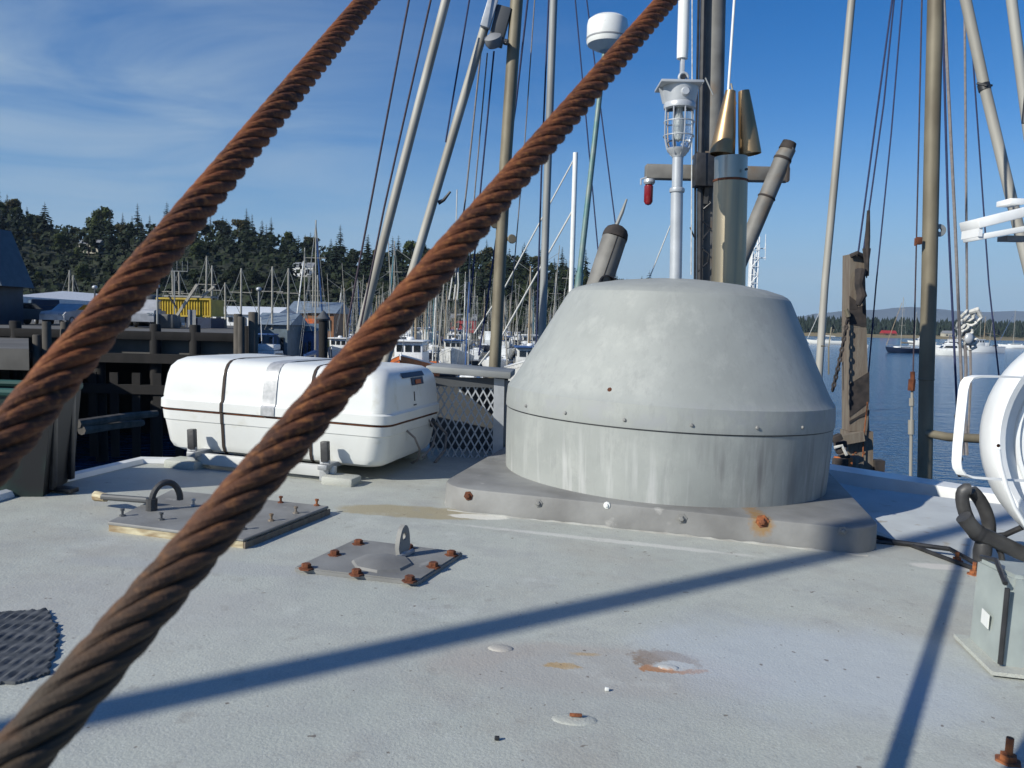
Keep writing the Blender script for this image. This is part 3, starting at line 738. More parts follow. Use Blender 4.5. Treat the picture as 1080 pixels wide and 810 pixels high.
# red roofed house and others on the far shore
def house(loc, w_, d_, h_, rh, wallm, roofm, label, rz=0, name='house', wins=2):
    r_ = E(name, loc, label, 'house' if name == 'house' else 'building', rz=0)
    r_.rotation_euler = (0,0,rz)
    def b(mb, nm, mt, par=r_):
        o = mb.build(nm, mt, None); o.parent = par; return o
    wl = MB(); wl.box((0,0,h_/2),(w_,d_,h_)); b(wl,'wall',wallm)
    rf = MB(); e = .3
    rf.prism([(-w_/2-e,-d_/2-e,h_),(-w_/2-e,d_/2+e,h_),(-w_/2-e,0,h_+rh)],(w_+2*e,0,0)); b(rf,'roof',roofm)
    for k in range(wins):
        x = -w_/2 + w_*(k+.5)/wins
        wn = MB(); wn.box((x,-d_/2-.03,h_*.55),(w_/wins*.35,.08,h_*.4)); b(wn,'window','glass_dark')
    dr = MB(); dr.box((w_*.0+.01,-d_/2-.04,h_*.36),(min(1.1,w_*.1),.08,h_*.72)); b(dr,'door','dark_grey')
    return r_
def on(px, py, Y, dz=0): p = AT(px, py, Y); return (p.x, p.y, p.z+dz)
house((AT(937,350,850).x, 850, WATER+1.5), 14, 9, 3, 3, 'brown', 'red', 'long red building on the far shore across the bay', name='boathouse')
house((AT(1000,350,870).x, 870, WATER+1.8), 12, 8, 4, 3, 'house_cream', 'grey', 'small pale house on the far shore right of the red building')
for (px, py, Y, wl_, lab) in [(320,287,330,'white_paint','small white house among the trees high on the hill'),(98,268,345,'house_cream','cream house half hidden in trees behind the rusty rope'),(488,330,262,'red','low red building at the foot of the hill behind the masts')]:
    zz = hill_z(px, Y); house(((px-540)/FPX*Y, Y, zz), 8, 6, 4, 2, wl_, 'grey', lab)

# ================================================================== WHARF ON THE LEFT
WZ = -.22; WY = 25.0
mb = MB()
xl, xr = -90.0, AT(272,350,WY).x
mb.prism([(xl,WY,WZ),(xr,WY,WZ),(-25.5,75,WZ),(-79,240,WZ),(-190,240,WZ),(-150,60,WZ)], (0,0,-.45))
mb.prism([(xl,WY-8,WZ-.02),(AT(30,350,WY-8).x,WY-8,WZ-.02),(AT(30,350,WY).x,WY-.003,WZ-.02),(xl,WY-.003,WZ-.02)], (0,0,-.45))
S(mb, 'quay', 'concrete')
mb = MB(); mb.prism([(-90,WY+6,WATER-1),(xr-4,WY+6,WATER-1),(-26.5,75,WATER-1),(-79,240,WATER-1),(-190,240,WATER-1)], (0,0,WZ-.46-WATER+1)); S(mb, 'quay_bank', 'shaded_creosote')
# front face: each pile is a thing
r0 = None; k = 0
x = -26.0
rng = random.Random(4)
def pile(x, y, ztop, r_, matn, label, group, lean=0.0):
    mb = MB(); z0 = WATER-1
    mb.tube([(x,y,z0),(x+lean*.5,y,(z0+ztop)/2),(x+lean,y,ztop-.03),(x+lean,y,ztop)], [r_*1.05,r_,r_*.97,r_*.85], n=12)
    return tag(mb.build('wooden_pile', matn), label, 'pile', group)
while x < xr:
    pile(x, WY-.25, WZ-.05 if rng.random() < .7 else WZ+.5, .17, 'shaded_creosote', 'black wooden pile under the edge of the dark wharf', 'piles under the wharf edge', rng.uniform(-.1,.1)); x += rng.uniform(1.0, 1.7)
wl = E('wharf_fendering', (-15,WY-.5,WZ), 'dark timber beams running along the face of the wharf', 'fender')
mb = MB()
for z in (WZ-.55, WZ-1.5): mb.box(((xl+xr)/2, WY-.5, z), (xr-xl, .22, .28))
mb.build('beam', 'shaded_creosote', wl)
mb = MB()
for j in range(26): mb.box((-24+j*.66, WY-.52+.008*(j%2), WZ-2.3), (.25,.06,2.6), rot=(0,R(rng.uniform(-1,1)),0))
mb.build('plank', 'shaded_creosote', wl)
mb = MB(); mb.box(((xl+xr)/2, WY-.25, WZ+.14), (xr-xl, .3, .26), bev=.02); tag(mb.build('bull_rail', 'shaded_creosote'), 'black timber kerb rail along the edge of the wharf', 'rail')
# tyres hung as fenders
for (px, py) in []:
    p = AT(px, py, WY-.75); mb = MB()
    for j in range(24): pass
    mb.lathe([(.42+.14*math.cos(a),.14*math.sin(a)) for a in [2*math.pi*q/10 for q in range(11)]], p, (0,1,0), n=24)
    tag(mb.build('tyre_fender', 'rubber'), {208:'black tyre hanging on wharf face left of the tall piles',162:'black tyre hanging low on wharf face above the raft case',130:'black tyre hanging on wharf face beside the thick rope'}[px], 'tyre')
# tall dolphin piles
for i, (px, py, w_) in enumerate([(251,331,9),(258,334,7),(267,329,10)]):
    p = AT(px, py, WY-1); pile(p.x, WY-1-.3*(i==1), p.z, pxw(w_,WY)/2, 'old_pile', ['tall wooden pile, left of the three bunched at wharf end','shorter wooden pile between the two at wharf end','thickest wooden pile, right of the three at wharf end'][i], 'pile cluster')
for i, (px, py, w_, Y) in enumerate([(49,339,9,22),(59,339,9,22.4),(39,353,9,22)]):
    p = AT(px, py, Y); pile(p.x, Y, p.z, pxw(w_,Y)/2, 'old_pile', ['round topped pile, left of the pair left of the ropes','round topped pile, right of the pair left of the ropes','low dark pile at corner of the concrete quay'][i], None, [0,.25,0][i])
p = AT(341,338,46); r_ = E('capped_pile', (p.x,46,WATER), 'dark pile with wide flat cap rising among the boats', 'pile')
mb = MB(); mb.tube([(p.x,46,WATER-1),(p.x,46,p.z)], .26, n=12); mb.build('post','shaded_creosote',r_)
mb = MB(); mb.lathe([(0,0),(.36,0),(.42,.1),(.1,.5),(0,.6)], (p.x,46,p.z), n=12); mb.build('cap','dark_grey',r_)
# lamp pillars
for (px, y0, y1, Y, lab) in [(273,342,305,47,'slim post with small lamp on top above the white building'),(166,343,302,50,'thin pale post on the quay left of the yellow container'),(100,345,303,50,'thin dark post with round top on quay behind rope')]:
    a = AT(px,y0,Y); b_ = AT(px,y1,Y); r_ = E('lamp_post', a, lab, 'lamp post')
    mb = MB(); mb.tube([a,b_],[.07,.05],n=8); mb.build('post','grey_pole' if px>120 else 'dark_grey',r_)
    mb = MB(); mb.ball(b_, .16, 8, (1,1,.8)); mb.build('lamp','lamp_grey',r_)
# floating boom logs near the wharf foot
for (a, b_, nm) in [((82,447),(165,436),'upper'),((86,454),(150,446),'lower')]:
    A = AT(a[0],a[1],17); B_ = AT(b_[0],b_[1],19); mb = MB(); mb.tube([A,(A+B_)/2+Vector((0,0,.02)),B_], [.10,.09,.08], n=8)
    tag(mb.build('timber_boom','old_pile'), f'weathered grey timber brace in front of the dark wharf, {nm} of the two', 'timber')
def wq(px, py, Y): return AT(px, py, Y)
# big blue-grey workshop at the left margin, its shade put into the colours
r_ = E('workshop', (AT(-10,345,50).x,50,WZ), 'blue-grey workshop with a steep gable at the left edge', 'building')
xe = AT(-8,300,50).x; xx = AT(-130,300,50).x; ze = AT(16,300,50).z; zt = AT(-6,238,50).z
mb = MB(); mb.box(((xe+xx)/2, 51.6, (WZ+ze)/2), (xe-xx, 3, ze-WZ)); mb.build('wall','shop_wall_shade',r_)
mb = MB(); mb.prism([(xx-.6,49.8,ze),(AT(4,303,50).x,49.8,ze-.1),(AT(-22,246,50).x,49.8,zt),(xx+1.5,49.8,zt)],(0,3.4,0)); mb.build('roof','shop_roof_shade',r_)
mb = MB(); mb.box((AT(-20,295,50).x,49.97,AT(3,302,50).z),(.9,.1,.8)); mb.build('window','glass_dark',r_)
mb = MB(); mb.box((AT(-30,330,50).x,49.95,AT(-6,325,50).z),(1.6,.1,1.4)); mb.build('door','navy',r_)
# long white canopy roof
r_ = E('canopy', (AT(55,320,44).x,44,WZ), 'low white canopy roof on thin posts behind the parked cars', 'canopy')
A = AT(14,312,62); B_ = AT(102,318,68)
mb = MB(); mb.prism([(A.x,62,A.z),(B_.x,68,B_.z),(B_.x,68,B_.z-.3),(A.x,62,A.z-.5)],(1,5,0.6)); mb.build('roof','white_paint',r_)
for f in (.03,.33,.66,.97):
    q = A.lerp(B_, f); mb = MB(); mb.tube([(q.x,q.y+.5,WZ),(q.x,q.y+.5,q.z-.1)], .06, n=6); mb.build('post','white_paint',r_)
# vehicles on the quay
def vehicle(px, py, Y, L_, kind, bodym, label, rz, name):
    p = AT(px, py, Y); r_ = E(name, (p.x, Y, WZ), label, 'car' if kind == 'car' else 'truck', rz=rz)
    def b(mb, nm, mt, par=r_):
        o = mb.build(nm, mt, None); o.parent = par; return o
    W_ = 1.8; H_ = 1.45 if kind == 'car' else 1.8
    if kind == 'car': prof = [(-.5,.35),(-.5,.62),(-.47,.70),(-.38,.72),(-.27,1),(.08,1),(.24,.70),(.46,.62),(.5,.5),(.5,.25),(-.5,.22)]
    else: prof = [(-.5,.3),(-.5,.62),(-.12,.62),(-.10,1),(.14,1),(.24,.66),(.47,.60),(.5,.5),(.5,.22),(-.5,.22)]
    mb = MB(); mb.prism([(-W_/2, u*L_, v*H_) for u, v in prof], (W_,0,0)); bo = b(mb, 'body', bodym)
    mb = MB()
    wp = [(-.36,.73),(-.265,.96),(.07,.96),(.20,.73)] if kind == 'car' else [(-.08,.68),(-.07,.95),(.13,.95),(.21,.68)]
    for s in (-1,1): mb.prism([(s*W_/2, u*L_, v*H_) for u, v in wp], (s*.02,0,0))
    b(mb, 'window', 'glass_dark')
    u0 = wp[0][0]*L_ - .06; mb = MB()
    mb.prism([(-W_*.42,u0-.08,.75*H_),(W_*.42,u0-.08,.75*H_),(W_*.38,u0+.22,.95*H_),(-W_*.38,u0+.22,.95*H_)],(0,-.05,.02)); b(mb,'rear_window','glass_dark')
    for sx in (-1,1):
        for u in (-.32,.33):
            mb = MB(); mb.lathe([(0,-.11),(.26,-.11),(.33,-.08),(.33,.08),(.26,.11),(0,.11)], (sx*(W_/2-.1),u*L_,.33), (1,0,0), n=16); wo_ = b(mb,'wheel','rubber')
            mb = MB(); mb.lathe([(0,0),(.17,0),(.19,-.02*sx)], (sx*(W_/2+.015),u*L_,.33), (1,0,0), n=12); b(mb,'rim','silver',wo_)
        mb = MB(); mb.box((sx*W_*.40,-L_/2-.01,.58*H_),(.28,.05,.16)); b(mb,'tail_light','tail')
        mb = MB(); mb.box((sx*W_*.38,L_/2+.01,.5*H_),(.3,.05,.15)); b(mb,'headlight','clear_glass')
    mb = MB(); mb.box((0,-L_/2-.015,.52*H_),(.5,.04,.13)); b(mb,'number_plate','white_paint')
    return r_
vehicle(21,340,54,4.4,'car','dark_grey','dark car with red tail lights at the left quay edge',R(-12),'parked_car')
vehicle(47,335,60,5.2,'truck','navy','dark blue pickup beside the dark car under the canopy',R(40),'parked_pickup')
vehicle(79,338,54,4.2,'car','silver','silver car parked just left of the thick rope',R(170),'parked_car')
vehicle(134,340,60,4.4,'car','blue','blue car on the quay just right of the thick rope',R(160),'parked_car')
vehicle(153,342,52,4.8,'truck','silver','silver pickup in front of the yellow container',R(195),'parked_pickup')
vehicle(186,345,60,4.2,'car','old_white','white car below the loader arm by the navy shed',R(172),'parked_car')
# tarp covered stack
p = AT(149,328,62); mb = MB(); mb.box((p.x,62,WZ+1.2),(3,2.4,2.4),bev=.5,seg=3); tag(mb.build('covered_stack','dark_grey'),'stack under a dark grey tarp behind the silver pickup','stack')
# yellow container over navy shed
r_ = E('raised_container',(AT(193,345,56).x,56,WZ),'yellow corrugated container raised on posts above the navy shed','container')
x0, x1 = AT(166,320,56).x, AT(222,320,56).x; z1, z0 = AT(190,315,56).z, AT(190,333,56).z
mb = MB(); n = 40; pts = []
for j in range(n+1): pts.append((x0+(x1-x0)*j/n, 56+(.08 if j%2 else 0)))
for (a, b_) in zip(pts, pts[1:]): mb.poly([(a[0],a[1],z0),(b_[0],b_[1],z0),(b_[0],b_[1],z1),(a[0],a[1],z1)])
mb.poly([(x0,56,z1),(x1,56,z1),(x1,58.6,z1),(x0,58.6,z1)]); mb.poly([(x0,56,z0),(x0,58.6,z0),(x0,58.6,z1),(x0,56,z1)]); mb.poly([(x1,56,z0),(x1,58.6,z0),(x1,58.6,z1),(x1,56,z1)]); mb.poly([(x0,58.6,z0),(x1,58.6,z0),(x1,58.6,z1),(x0,58.6,z1)]); mb.poly([(x0,56,z0),(x1,56,z0),(x1,58.6,z0),(x0,58.6,z0)])
mb.build('body','yellow',r_,smooth=False)
mb = MB()
for q in (x0,x1): mb.box((q,55.96,(z0+z1)/2),(.12,.1,z1-z0+.1))
for q in (z0,z1): mb.box(((x0+x1)/2,55.95,q),(x1-x0,.1,.12))
mb.build('frame','yellow',r_)
for q in (x0+.1,x0+1.1,(x0+x1)/2):
    mb = MB(); mb.box((q,56.4,(WZ+z0)/2),(.15,.15,z0-WZ-.1)); mb.build('leg','dark_grey',r_)
mb = MB(); mb.box(((x0+x1)/2,57.3,z1+.18),(x1-x0-.4,1.5,.12)); mb.build('roof_load','grey',r_)
r_ = E('navy_shed',(AT(208,345,55.6).x,55.6,WZ),'navy shed standing under the yellow container','shed')
a, b_ = AT(196,345,55.6).x, AT(222,345,55.6).x
mb = MB(); mb.box(((a+b_)/2,57,(WZ+z0-.1)/2),(b_-a,2.6,z0-.12-WZ)); mb.build('wall','navy',r_)
mb = MB(); mb.box((a+.4,55.66,WZ+.65),(.55,.06,1.2)); mb.build('door','grey',r_)
# loader with crossing arms
r_ = E('loader_crane',(AT(177,350,51).x,51,WZ),'small loader crane with pale raised arm before the yellow container','crane')
A = AT(177,348,51); B_ = AT(208,300,51)
mb = MB(); mb.box((A.x,51,WZ+.45),(1.2,1.2,.9),bev=.1); mb.build('base','dark_grey',r_)
mb = MB(); d = (B_-A); mb.box((A+B_)/2, (.16,.16,d.length), rot=d.to_track_quat('Z','Y').to_matrix()); mb.build('boom_arm','alu_pole',r_)
C_ = AT(212,314,51.5); D_ = AT(226,302,51.5); d = D_-C_; mb = MB(); mb.box((C_+D_)/2,(.14,.14,d.length),rot=d.to_track_quat('Z','Y').to_matrix()); mb.tube([B_,C_],.03,n=5); mb.build('jib','alu_pole',r_)
C_ = AT(178,312,51); D_ = AT(187,326,51); mb = MB(); mb.tube([C_,D_],.06,n=6); mb.build('ram','black',r_)
# buildings right of it
def flat_building(x0p,x1p,yt,yb,Y,depth,wallm,roofm,label,wins=0,gable=0,name='building'):
    A = AT(x0p,yt,Y); B_ = AT(x1p,yt,Y); zb = AT(x0p,yb,Y).z; zb = WZ if (Y < 75 and x0p < 270 or x0p<230) else (WATER+.4 if Y < 80 else -1.6)
    return house(((A.x+B_.x)/2, Y+depth/2, zb), B_.x-A.x, depth, A.z-zb, gable, wallm, roofm, label, 0, name, wins)
flat_building(224,288,331,346,82,9,'white_paint','white_paint','long white building with a pale flat roof behind the pile cluster',5,.9)
flat_building(270,303,342,365,60,5,'slate','roof_blue','blue-grey shed with a shallow roof right of the tall piles',3,.9)
flat_building(112,166,334,347,70,9,'white_paint','grey','white shed partly hidden behind the thick rope',4,.8)
flat_building(303,332,330,349,95,8,'brown','roof_blue','brown waterside house with a pale blue roof, left of two',3,1.5,'house')
flat_building(325,352,330,350,88,8,'cedar','roof_blue','brown shingled house with blue roof, right of two',3,1.3,'house')
flat_building(306,325,345,358,72,4,'cedar','orange_hull','small orange roofed hut behind the white boats',1,.8,'hut')
flat_building(314,331,349,367,64,4,'blue','slate','bright blue shed on the floats below the brown houses',2,.6,'hut')
# yard masts left of the wharf end
rng = random.Random(2)
YM = [(72,285,345,70,60),(76,290,345,70,61),(183,283,318,60,70),(190,286,318,60,70),(217,270,318,65,75),(223,280,330,65,75),(254,283,322,60,70),(238,298,325,60,70),(287,281,345,60,70),(304,283,345,55,55),(330,281,345,90,90),(336,290,345,90,90)]
YL = ['thin mast standing just left of the thick rope, before the hill','thin mast leaning against its neighbour left of the thick rope','thin mast behind the yellow container, left of a pair','thin mast behind the yellow container, right of a pair','tall mast rising behind right end of the yellow container','slanting mast beside the tall one behind the yellow container','thin mast rising over the long white building','short thick white mast left of the long building','thin mast between the white building and the piles','bright tall mast in front of the blue-grey shed','tall mast above the brown houses, left of a pair','tall mast above the brown houses, right of a pair']
for (px,yt,yb,Y,_),lab in zip(YM,YL):
    a = AT(px,yb,Y); b_ = AT(px+rng.uniform(-1.5,1.5),yt,Y); a.z = min(a.z, WZ)
    r_ = E('boat_mast', a, lab, 'mast')
    mb = MB(); mb.tube([a,b_],[.09,.06],n=8); mb.build('mast_tube','alu_pole',r_)
    mb = MB(); m_ = a.lerp(b_,.6); mb.tube([m_-Vector((.8,0,0)),m_+Vector((.8,0,0))],.03,n=5); mb.build('spreader','alu_pole',r_)
    mb = MB(); mb.tube([b_,(a.x+1.6,Y,a.z)],.02,n=4); mb.tube([b_,(a.x-1.6,Y,a.z)],.02,n=4); mb.build('stay','grey_pole',r_)
# antenna array
p = AT(184,318,55); q = AT(184,286,55); r_ = E('antenna_array',(p.x,55,WZ),'comb shaped antenna array standing behind the loader arm','antenna')
mb = MB(); mb.tube([(p.x,55,WZ),q],.05,n=6); mb.build('post','grey_pole',r_)
mb = MB(); mb.tube([q-Vector((.9,0,0)),q+Vector((.9,0,0))],.03,n=5)
for k in range(6): mb.tube([q+Vector((-.9+.36*k,0,0)),q+Vector((-.9+.36*k,0,.7))],.02,n=4)
mb.build('comb','grey_pole',r_)
# white lattice tower seen beside the stack
r_ = E('lattice_tower',(AT(795,300,40).x,40,WATER),'white lattice tower seen between exhaust stack and slanting pipe','tower')
mb = MB(); c0 = AT(792,300,40); t0 = AT(797,250,40); hw = pxw(4,40)
for sx in (-1,1):
    for sy in (-1,1): mb.tube([(c0.x+sx*hw*1.2,40+sy*hw,WATER),(t0.x+sx*hw*.8,40+sy*hw*.8,t0.z)],.035,n=5)
z = WATER; i = 0
while z < t0.z-.3:
    f = (z-WATER)/(t0.z-WATER); xc = c0.x+(t0.x-c0.x)*f; s_ = hw*(1.2-.4*f)
    mb.tube([(xc-s_,40-hw,z),(xc+s_,40-hw,z+.4)] if i%2 else [(xc+s_,40-hw,z),(xc-s_,40-hw,z+.4)],.022,n=4); mb.tube([(xc-s_,40-hw,z),(xc+s_,40-hw,z)],.02,n=4); z += .4; i += 1
mb.build('lattice','white_paint',r_)
mb = MB(); mb.box((c0.x,40,(WATER+AT(795,262,40).z)/2),(hw*1.3,hw*1.3,AT(795,275,40).z-WATER)); mb.build('core','white_paint',r_)
mb = MB()
for zz in (262,272): q = AT(798,zz,40); mb.tube([(q.x-.1,40,q.z),(q.x+.45,40,q.z)],.03,n=5); mb.tube([(q.x+.42,40,q.z-.1),(q.x+.42,40,q.z+.7)],.015,n=4)
mb.build('antenna','white_paint',r_)

mb = MB(); mb.prism([(AT(286,350,86).x,84,WATER-1),(AT(362,350,86).x,84,WATER-1),(AT(362,350,110).x,112,WATER-1),(AT(200,350,110).x,112,WATER-1)],(0,0,-1.6-WATER+1)); S(mb,'house_bank','grass')
# ================================================================== OUR BOAT: roof, trim
roof = E('cabin_roof', (0,0,0), 'grey non-skid painted cabin roof in the foreground', 'boat roof')
LE = [DK(190,489), DK(52,512)]       # left edge
a0 = DK(150,489); a1 = DK(50,513); a2 = DK(-60,545)
fr = DK(470,500); re = DK(930,577); rf_ = DK(1024,600)
# outline of the roof (local): near-left, left edge, far edge, right edge
outl = [(-3.6,-1.8),(a2.x-2.0,a2.y-.8),(a2.x,a2.y),(a1.x,a1.y),(a0.x,a0.y),(a0.x+.25,a0.y+.05),(-.3,3.55),(.95,3.55),(re.x+.05,re.y+.35),(re.x+.08,re.y+.02),(rf_.x,rf_.y-.02),(rf_.x+.5,rf_.y-.16),(2.2,.9),(2.2,-1.8)]
mb = MB(); mb.prism([(x,y,-.06) for x,y in outl], (0,0,.06)); mb.build('roof_panel','roof_paint',roof,tilt=True)
mb = MB(); path = [(x,y,-.01) for x,y in outl[2:7]]
mb.tube([Vector(p)+Vector((-.01,.012,.012)) for p in path], .018, n=8); mb.build('edge_trim','white_paint',roof,tilt=True)
mb = MB(); mb.tube([(re.x-.05,re.y+.05,.002),(re.x+.08,re.y+.02,.004),(rf_.x,rf_.y-.02,.004),(rf_.x+.5,rf_.y-.16,.004)], .006, n=8); mb.build('edge_seal','black',roof,tilt=True)
# side deck and coaming beyond the right edge
mb = MB()
y_ = lambda px,py,z: DK(px,py,z)
c1 = [(.90,3.4,-.03),(re.x+.05,re.y+.40,-.03),(re.x+.085,re.y+.03,-.012),(rf_.x,rf_.y-.01,-.012),(rf_.x+.9,rf_.y-.28,-.012)]
c2 = [(.98,3.7,.0),(1.12,2.95,.0),(1.22,2.78,.0),(1.60,2.62,.0),(2.4,2.3,.0)]
A_ = [mb.v(p) for p in c1]; B2 = [mb.v(p) for p in c2]
for i in range(4): mb.face([A_[i],A_[i+1],B2[i+1],B2[i]])
mb.build('side_coaming','coaming',roof,tilt=True)
mb = MB(); mb.prism([(.99,3.75,-.06),(1.05,3.1,-.06),(1.6,2.66,-.06),(2.5,2.3,-.06),(2.52,2.45,-.06),(1.64,2.78,-.06),(1.17,3.2,-.06),(1.12,3.75,-.06)],(0,0,.085)); mb.build('cap_rail','white_paint',roof,tilt=True)
mb = MB(); mb.prism([(-3.6,-1.8,-.07),(a1.x+.03,a1.y-.03,-.07),(a0.x+.2,a0.y,-.07),(-.3,3.5,-.07),(.9,3.5,-.07),(1.4,2.7,-.07),(2.3,2.2,-.07),(2.3,-1.8,-.07)],(0,0,-1.9)); mb.build('cabin_side','white_paint',roof,tilt=True)
hl = E('own_hull',(0,0,WATER),'hull of the fishing boat carrying the grey cabin roof','boat hull')
mb = MB(); mb.prism([(-3.5,-6,WATER-.4),(-3.2,-6,-1.95),(2.45,-6,-1.95),(2.7,-6,WATER-.4)],(0,9.3,0)); mb.build('hull_shell','slate',hl)

# paint lumps and bumps on the roof
for (px,py,rx,ry,hh,lab) in [(528,684,.020,.013,.004,'small flat lump in roof paint above the rust marks'),(606,759,.030,.016,.003,'round paint bubble with rusty centre near the bottom edge'),(705,704,.016,.010,.003,'grey lump inside the rust patch on the roof')]:
    p = DK(px,py); mb = MB(); mb.ball((p.x,p.y,0),1,10,(rx,ry,hh)); tag(mb.build('paint_blister','roof_paint',tilt=True),lab,'paint lump')
p = DK(607,759); mb = MB(); mb.box((p.x,p.y,.0062),(.016,.004,.004),bev=.001); tag(mb.build('rust_slot','rust_bright',tilt=True),'tiny rusty slot in the paint bubble near bottom edge','fitting')
for (px,py,lab) in [(524,781,'small dark chip lying left of the paint bubble'),(640,729,'pale crumb lying right below the rust marks')]:
    p = DK(px,py); mb = MB(); mb.box((p.x,p.y,.003),(.006,.004,.005),bev=.001); tag(mb.build('paint_chip','black' if px<600 else 'gelcoat',tilt=True),lab,'chip')

# ---------------------------------------------------------------- dome
DC = Vector((0,0,0)); az = R(10.65); Dd = 2.56
cdw = Vector((math.sin(az)*Dd, math.cos(az)*Dd, 0)); cl = Ti @ cdw; cx_, cy_ = cl.x, cl.y
RZ = R(-13)
dome = E('vent_dome', (cx_,cy_,0), 'large dull grey metal dome with square flange bolted to the roof', 'vent dome', tilt=True)
RB = .494
mb = MB(); mb.lathe([(RB-.004,.07),(RB-.002,.13),(RB,.20),(RB+.001,.262)], (cx_,cy_,0), n=96); o = mb.build('lower_drum','dome',None,tilt=True)
def domepart(mb, nm, mt, par=None):
    # local z measured from the roof so the material's marks sit at the right height
    bm = mb.bm
    o = mb.build(nm, mt, par or dome, tilt=True, sharp=14 if nm in ('hood','lower_drum') else 35); return o
bpy.data.objects.remove(o)
mb = MB(); mb.lathe([(RB-.006,.05),(RB-.002,.13),(RB,.20),(RB+.001,.262)], (cx_,cy_,0), n=96); domepart(mb,'lower_drum','dome')
HT=.655
mb = MB(); mb.lathe([(RB+.0015,.252),(RB+.0035,.2525),(RB+.004,.256),(RB+.0035,.285),(RB+.001,.314),(RB-.004,.320),(.478,.338),(.408,.470),(.342,.600),(.335,.612),(.325,.621),(.312,.628),(.27,.640),(.2,.653),(.1,.664),(0,.668)], (cx_,cy_,0), n=96)
for v in mb.bm.verts: v.co.x += max(0, v.co.z-.32)*.05
hood = domepart(mb,'hood','dome')
mb = MB(); mb.lathe([(RB+.0022,.2492),(RB+.0022,.2518)], (cx_,cy_,0), n=96); domepart(mb,'seam','black')
rr = random.Random(8)
for (px,py) in [(504,427),(555,426),(597,431),(658,437),(730,443),(798,446),(846,445)]:
    # rivets round the seam: solve the angle on the ring from the pixel column
    best = None
    for k in range(720):
        a = 2*math.pi*k/720; p = Th @ Vector((cx_+(RB+.004)*math.cos(a), cy_+(RB+.004)*math.sin(a), .272))
        if (p-CAM).dot(Vector((math.cos(a),math.sin(a),0))) > 0: continue
        v = p-CAM; x = 540+FPX*v.dot(Rv)/v.dot(Fv)
        if best is None or abs(x-px) < best[0]: best = (abs(x-px), a)
    if best and best[0] < 3:
        a = best[1]; mb = MB(); mb.lathe([(0,.005),(.0035,.004),(.005,0)], (cx_+(RB+.004)*math.cos(a), cy_+(RB+.004)*math.sin(a), .272), (math.cos(a),math.sin(a),.1), n=10); domepart(mb,'rivet','flange',hood)
# paint chip on the hood
# flange: rounded square base with sloping top
def rrect(w_, d_, r_, n=6):
    pts = []
    for (sx,sy,a0) in ((1,1,0),(-1,1,90),(-1,-1,180),(1,-1,270)):
        for k in range(n+1):
            a = R(a0+90*k/n); pts.append((sx*(w_/2-r_)+r_*math.cos(a), sy*(d_/2-r_)+r_*math.sin(a)))
    return pts
Fz = Matrix.Rotation(RZ,3,'Z')
def fl(x,y,z): v = Fz @ Vector((x,y,0)); return Vector((cx_-.004+v.x, cy_+.018+v.y, z))
mb = MB(); loops = []
for (w_, r_, z) in [(1.125,.11,-.01),(1.12,.11,.002),(1.117,.11,.056),(1.113,.108,.060),(1.105,.104,.062),(.90,.12,.064)]:
    loops.append([mb.v(fl(x,y,z)) for x,y in rrect(w_,w_*.985,r_,10)])
for A,B2 in zip(loops,loops[1:]):
    n=len(A)
    for j in range(n): mb.face([A[j],A[(j+1)%n],B2[(j+1)%n],B2[j]])
mb.face(loops[-1]); flg = domepart(mb,'flange','flange')
for (px,py,m_,s_) in [(494,523,'rust',.010),(568,531,'flange',.009),(719,547,'flange',.011),(804,550,'rust_bright',.013),(889,560,'flange',.009),(640,533,'gelcoat',.007)]:
    d = Ti@ray(px,py); c = Ti@CAM; nrm = Fz@Vector((0,-1,0)); p0 = fl(0,-1.118*.985/2,.03)
    p = c + d*((p0-c).dot(nrm)/d.dot(nrm))
    mb = MB(); mb.lathe([(0,s_*.9),(s_*.45,s_*.85),(s_*.75,s_*.4),(s_*.78,.002),(s_*1.25,.0015),(s_*1.3,-.004)], p, nrm, n=6 if m_!='gelcoat' else 9); domepart(mb,'bolt',m_,flg)
# rust bleeding from the rusty bolt: a stain of its own in the flange paint
def bleed(obj_, px, py):
    d = Ti@ray(px,py); c = Ti@CAM; nrm = Fz@Vector((0,-1,0)); p0 = fl(0,-1.118*.985/2,.03)
    p = Th @ (c + d*((p0-c).dot(nrm)/d.dot(nrm))) - ORG[obj_.name]
    m2 = obj_.data.materials[0].copy(); m2.name = 'flange_metal_rusted'; t = m2.node_tree; L = t.links; b = t.nodes['Principled BSDF']
    src = b.inputs['Base Color'].links[0].from_socket
    co = N(t,'ShaderNodeTexCoord'); mp = N(t,'ShaderNodeMapping',vector_type='TEXTURE'); L.new(co.outputs['Object'],mp.inputs[0])
    mp.inputs['Location'].default_value = (p.x,p.y,p.z-.006); mp.inputs['Scale'].default_value = (.030,.2,.034)
    ln = N(t,'ShaderNodeVectorMath',operation='LENGTH'); L.new(mp.outputs[0],ln.inputs[0])
    n = N(t,'ShaderNodeTexNoise'); n.inputs['Scale'].default_value = 90; n.inputs['Detail'].default_value = 5; L.new(co.outputs['Object'],n.inputs['Vector'])
    v = M_(t,'ADD',ln.outputs['Value'],M_(t,'MULTIPLY',M_(t,'SUBTRACT',n.outputs[0],.5),1.1))
    r = N(t,'ShaderNodeMapRange'); r.inputs[1].default_value = 1.1; r.inputs[2].default_value = .5; L.new(v,r.inputs[0])
    x = N(t,'ShaderNodeMix',data_type='RGBA'); L.new(M_(t,'MULTIPLY',r.outputs[0],.85),x.inputs[0]); L.new(src,x.inputs[6]); x.inputs[7].default_value = (.26,.15,.05,1)
    L.new(x.outputs[2],b.inputs['Base Color']); obj_.data.materials[0] = m2
bleed(flg, 804, 550)
mb = MB(); d = Ti@ray(643,411); c = Ti@CAM
best=None
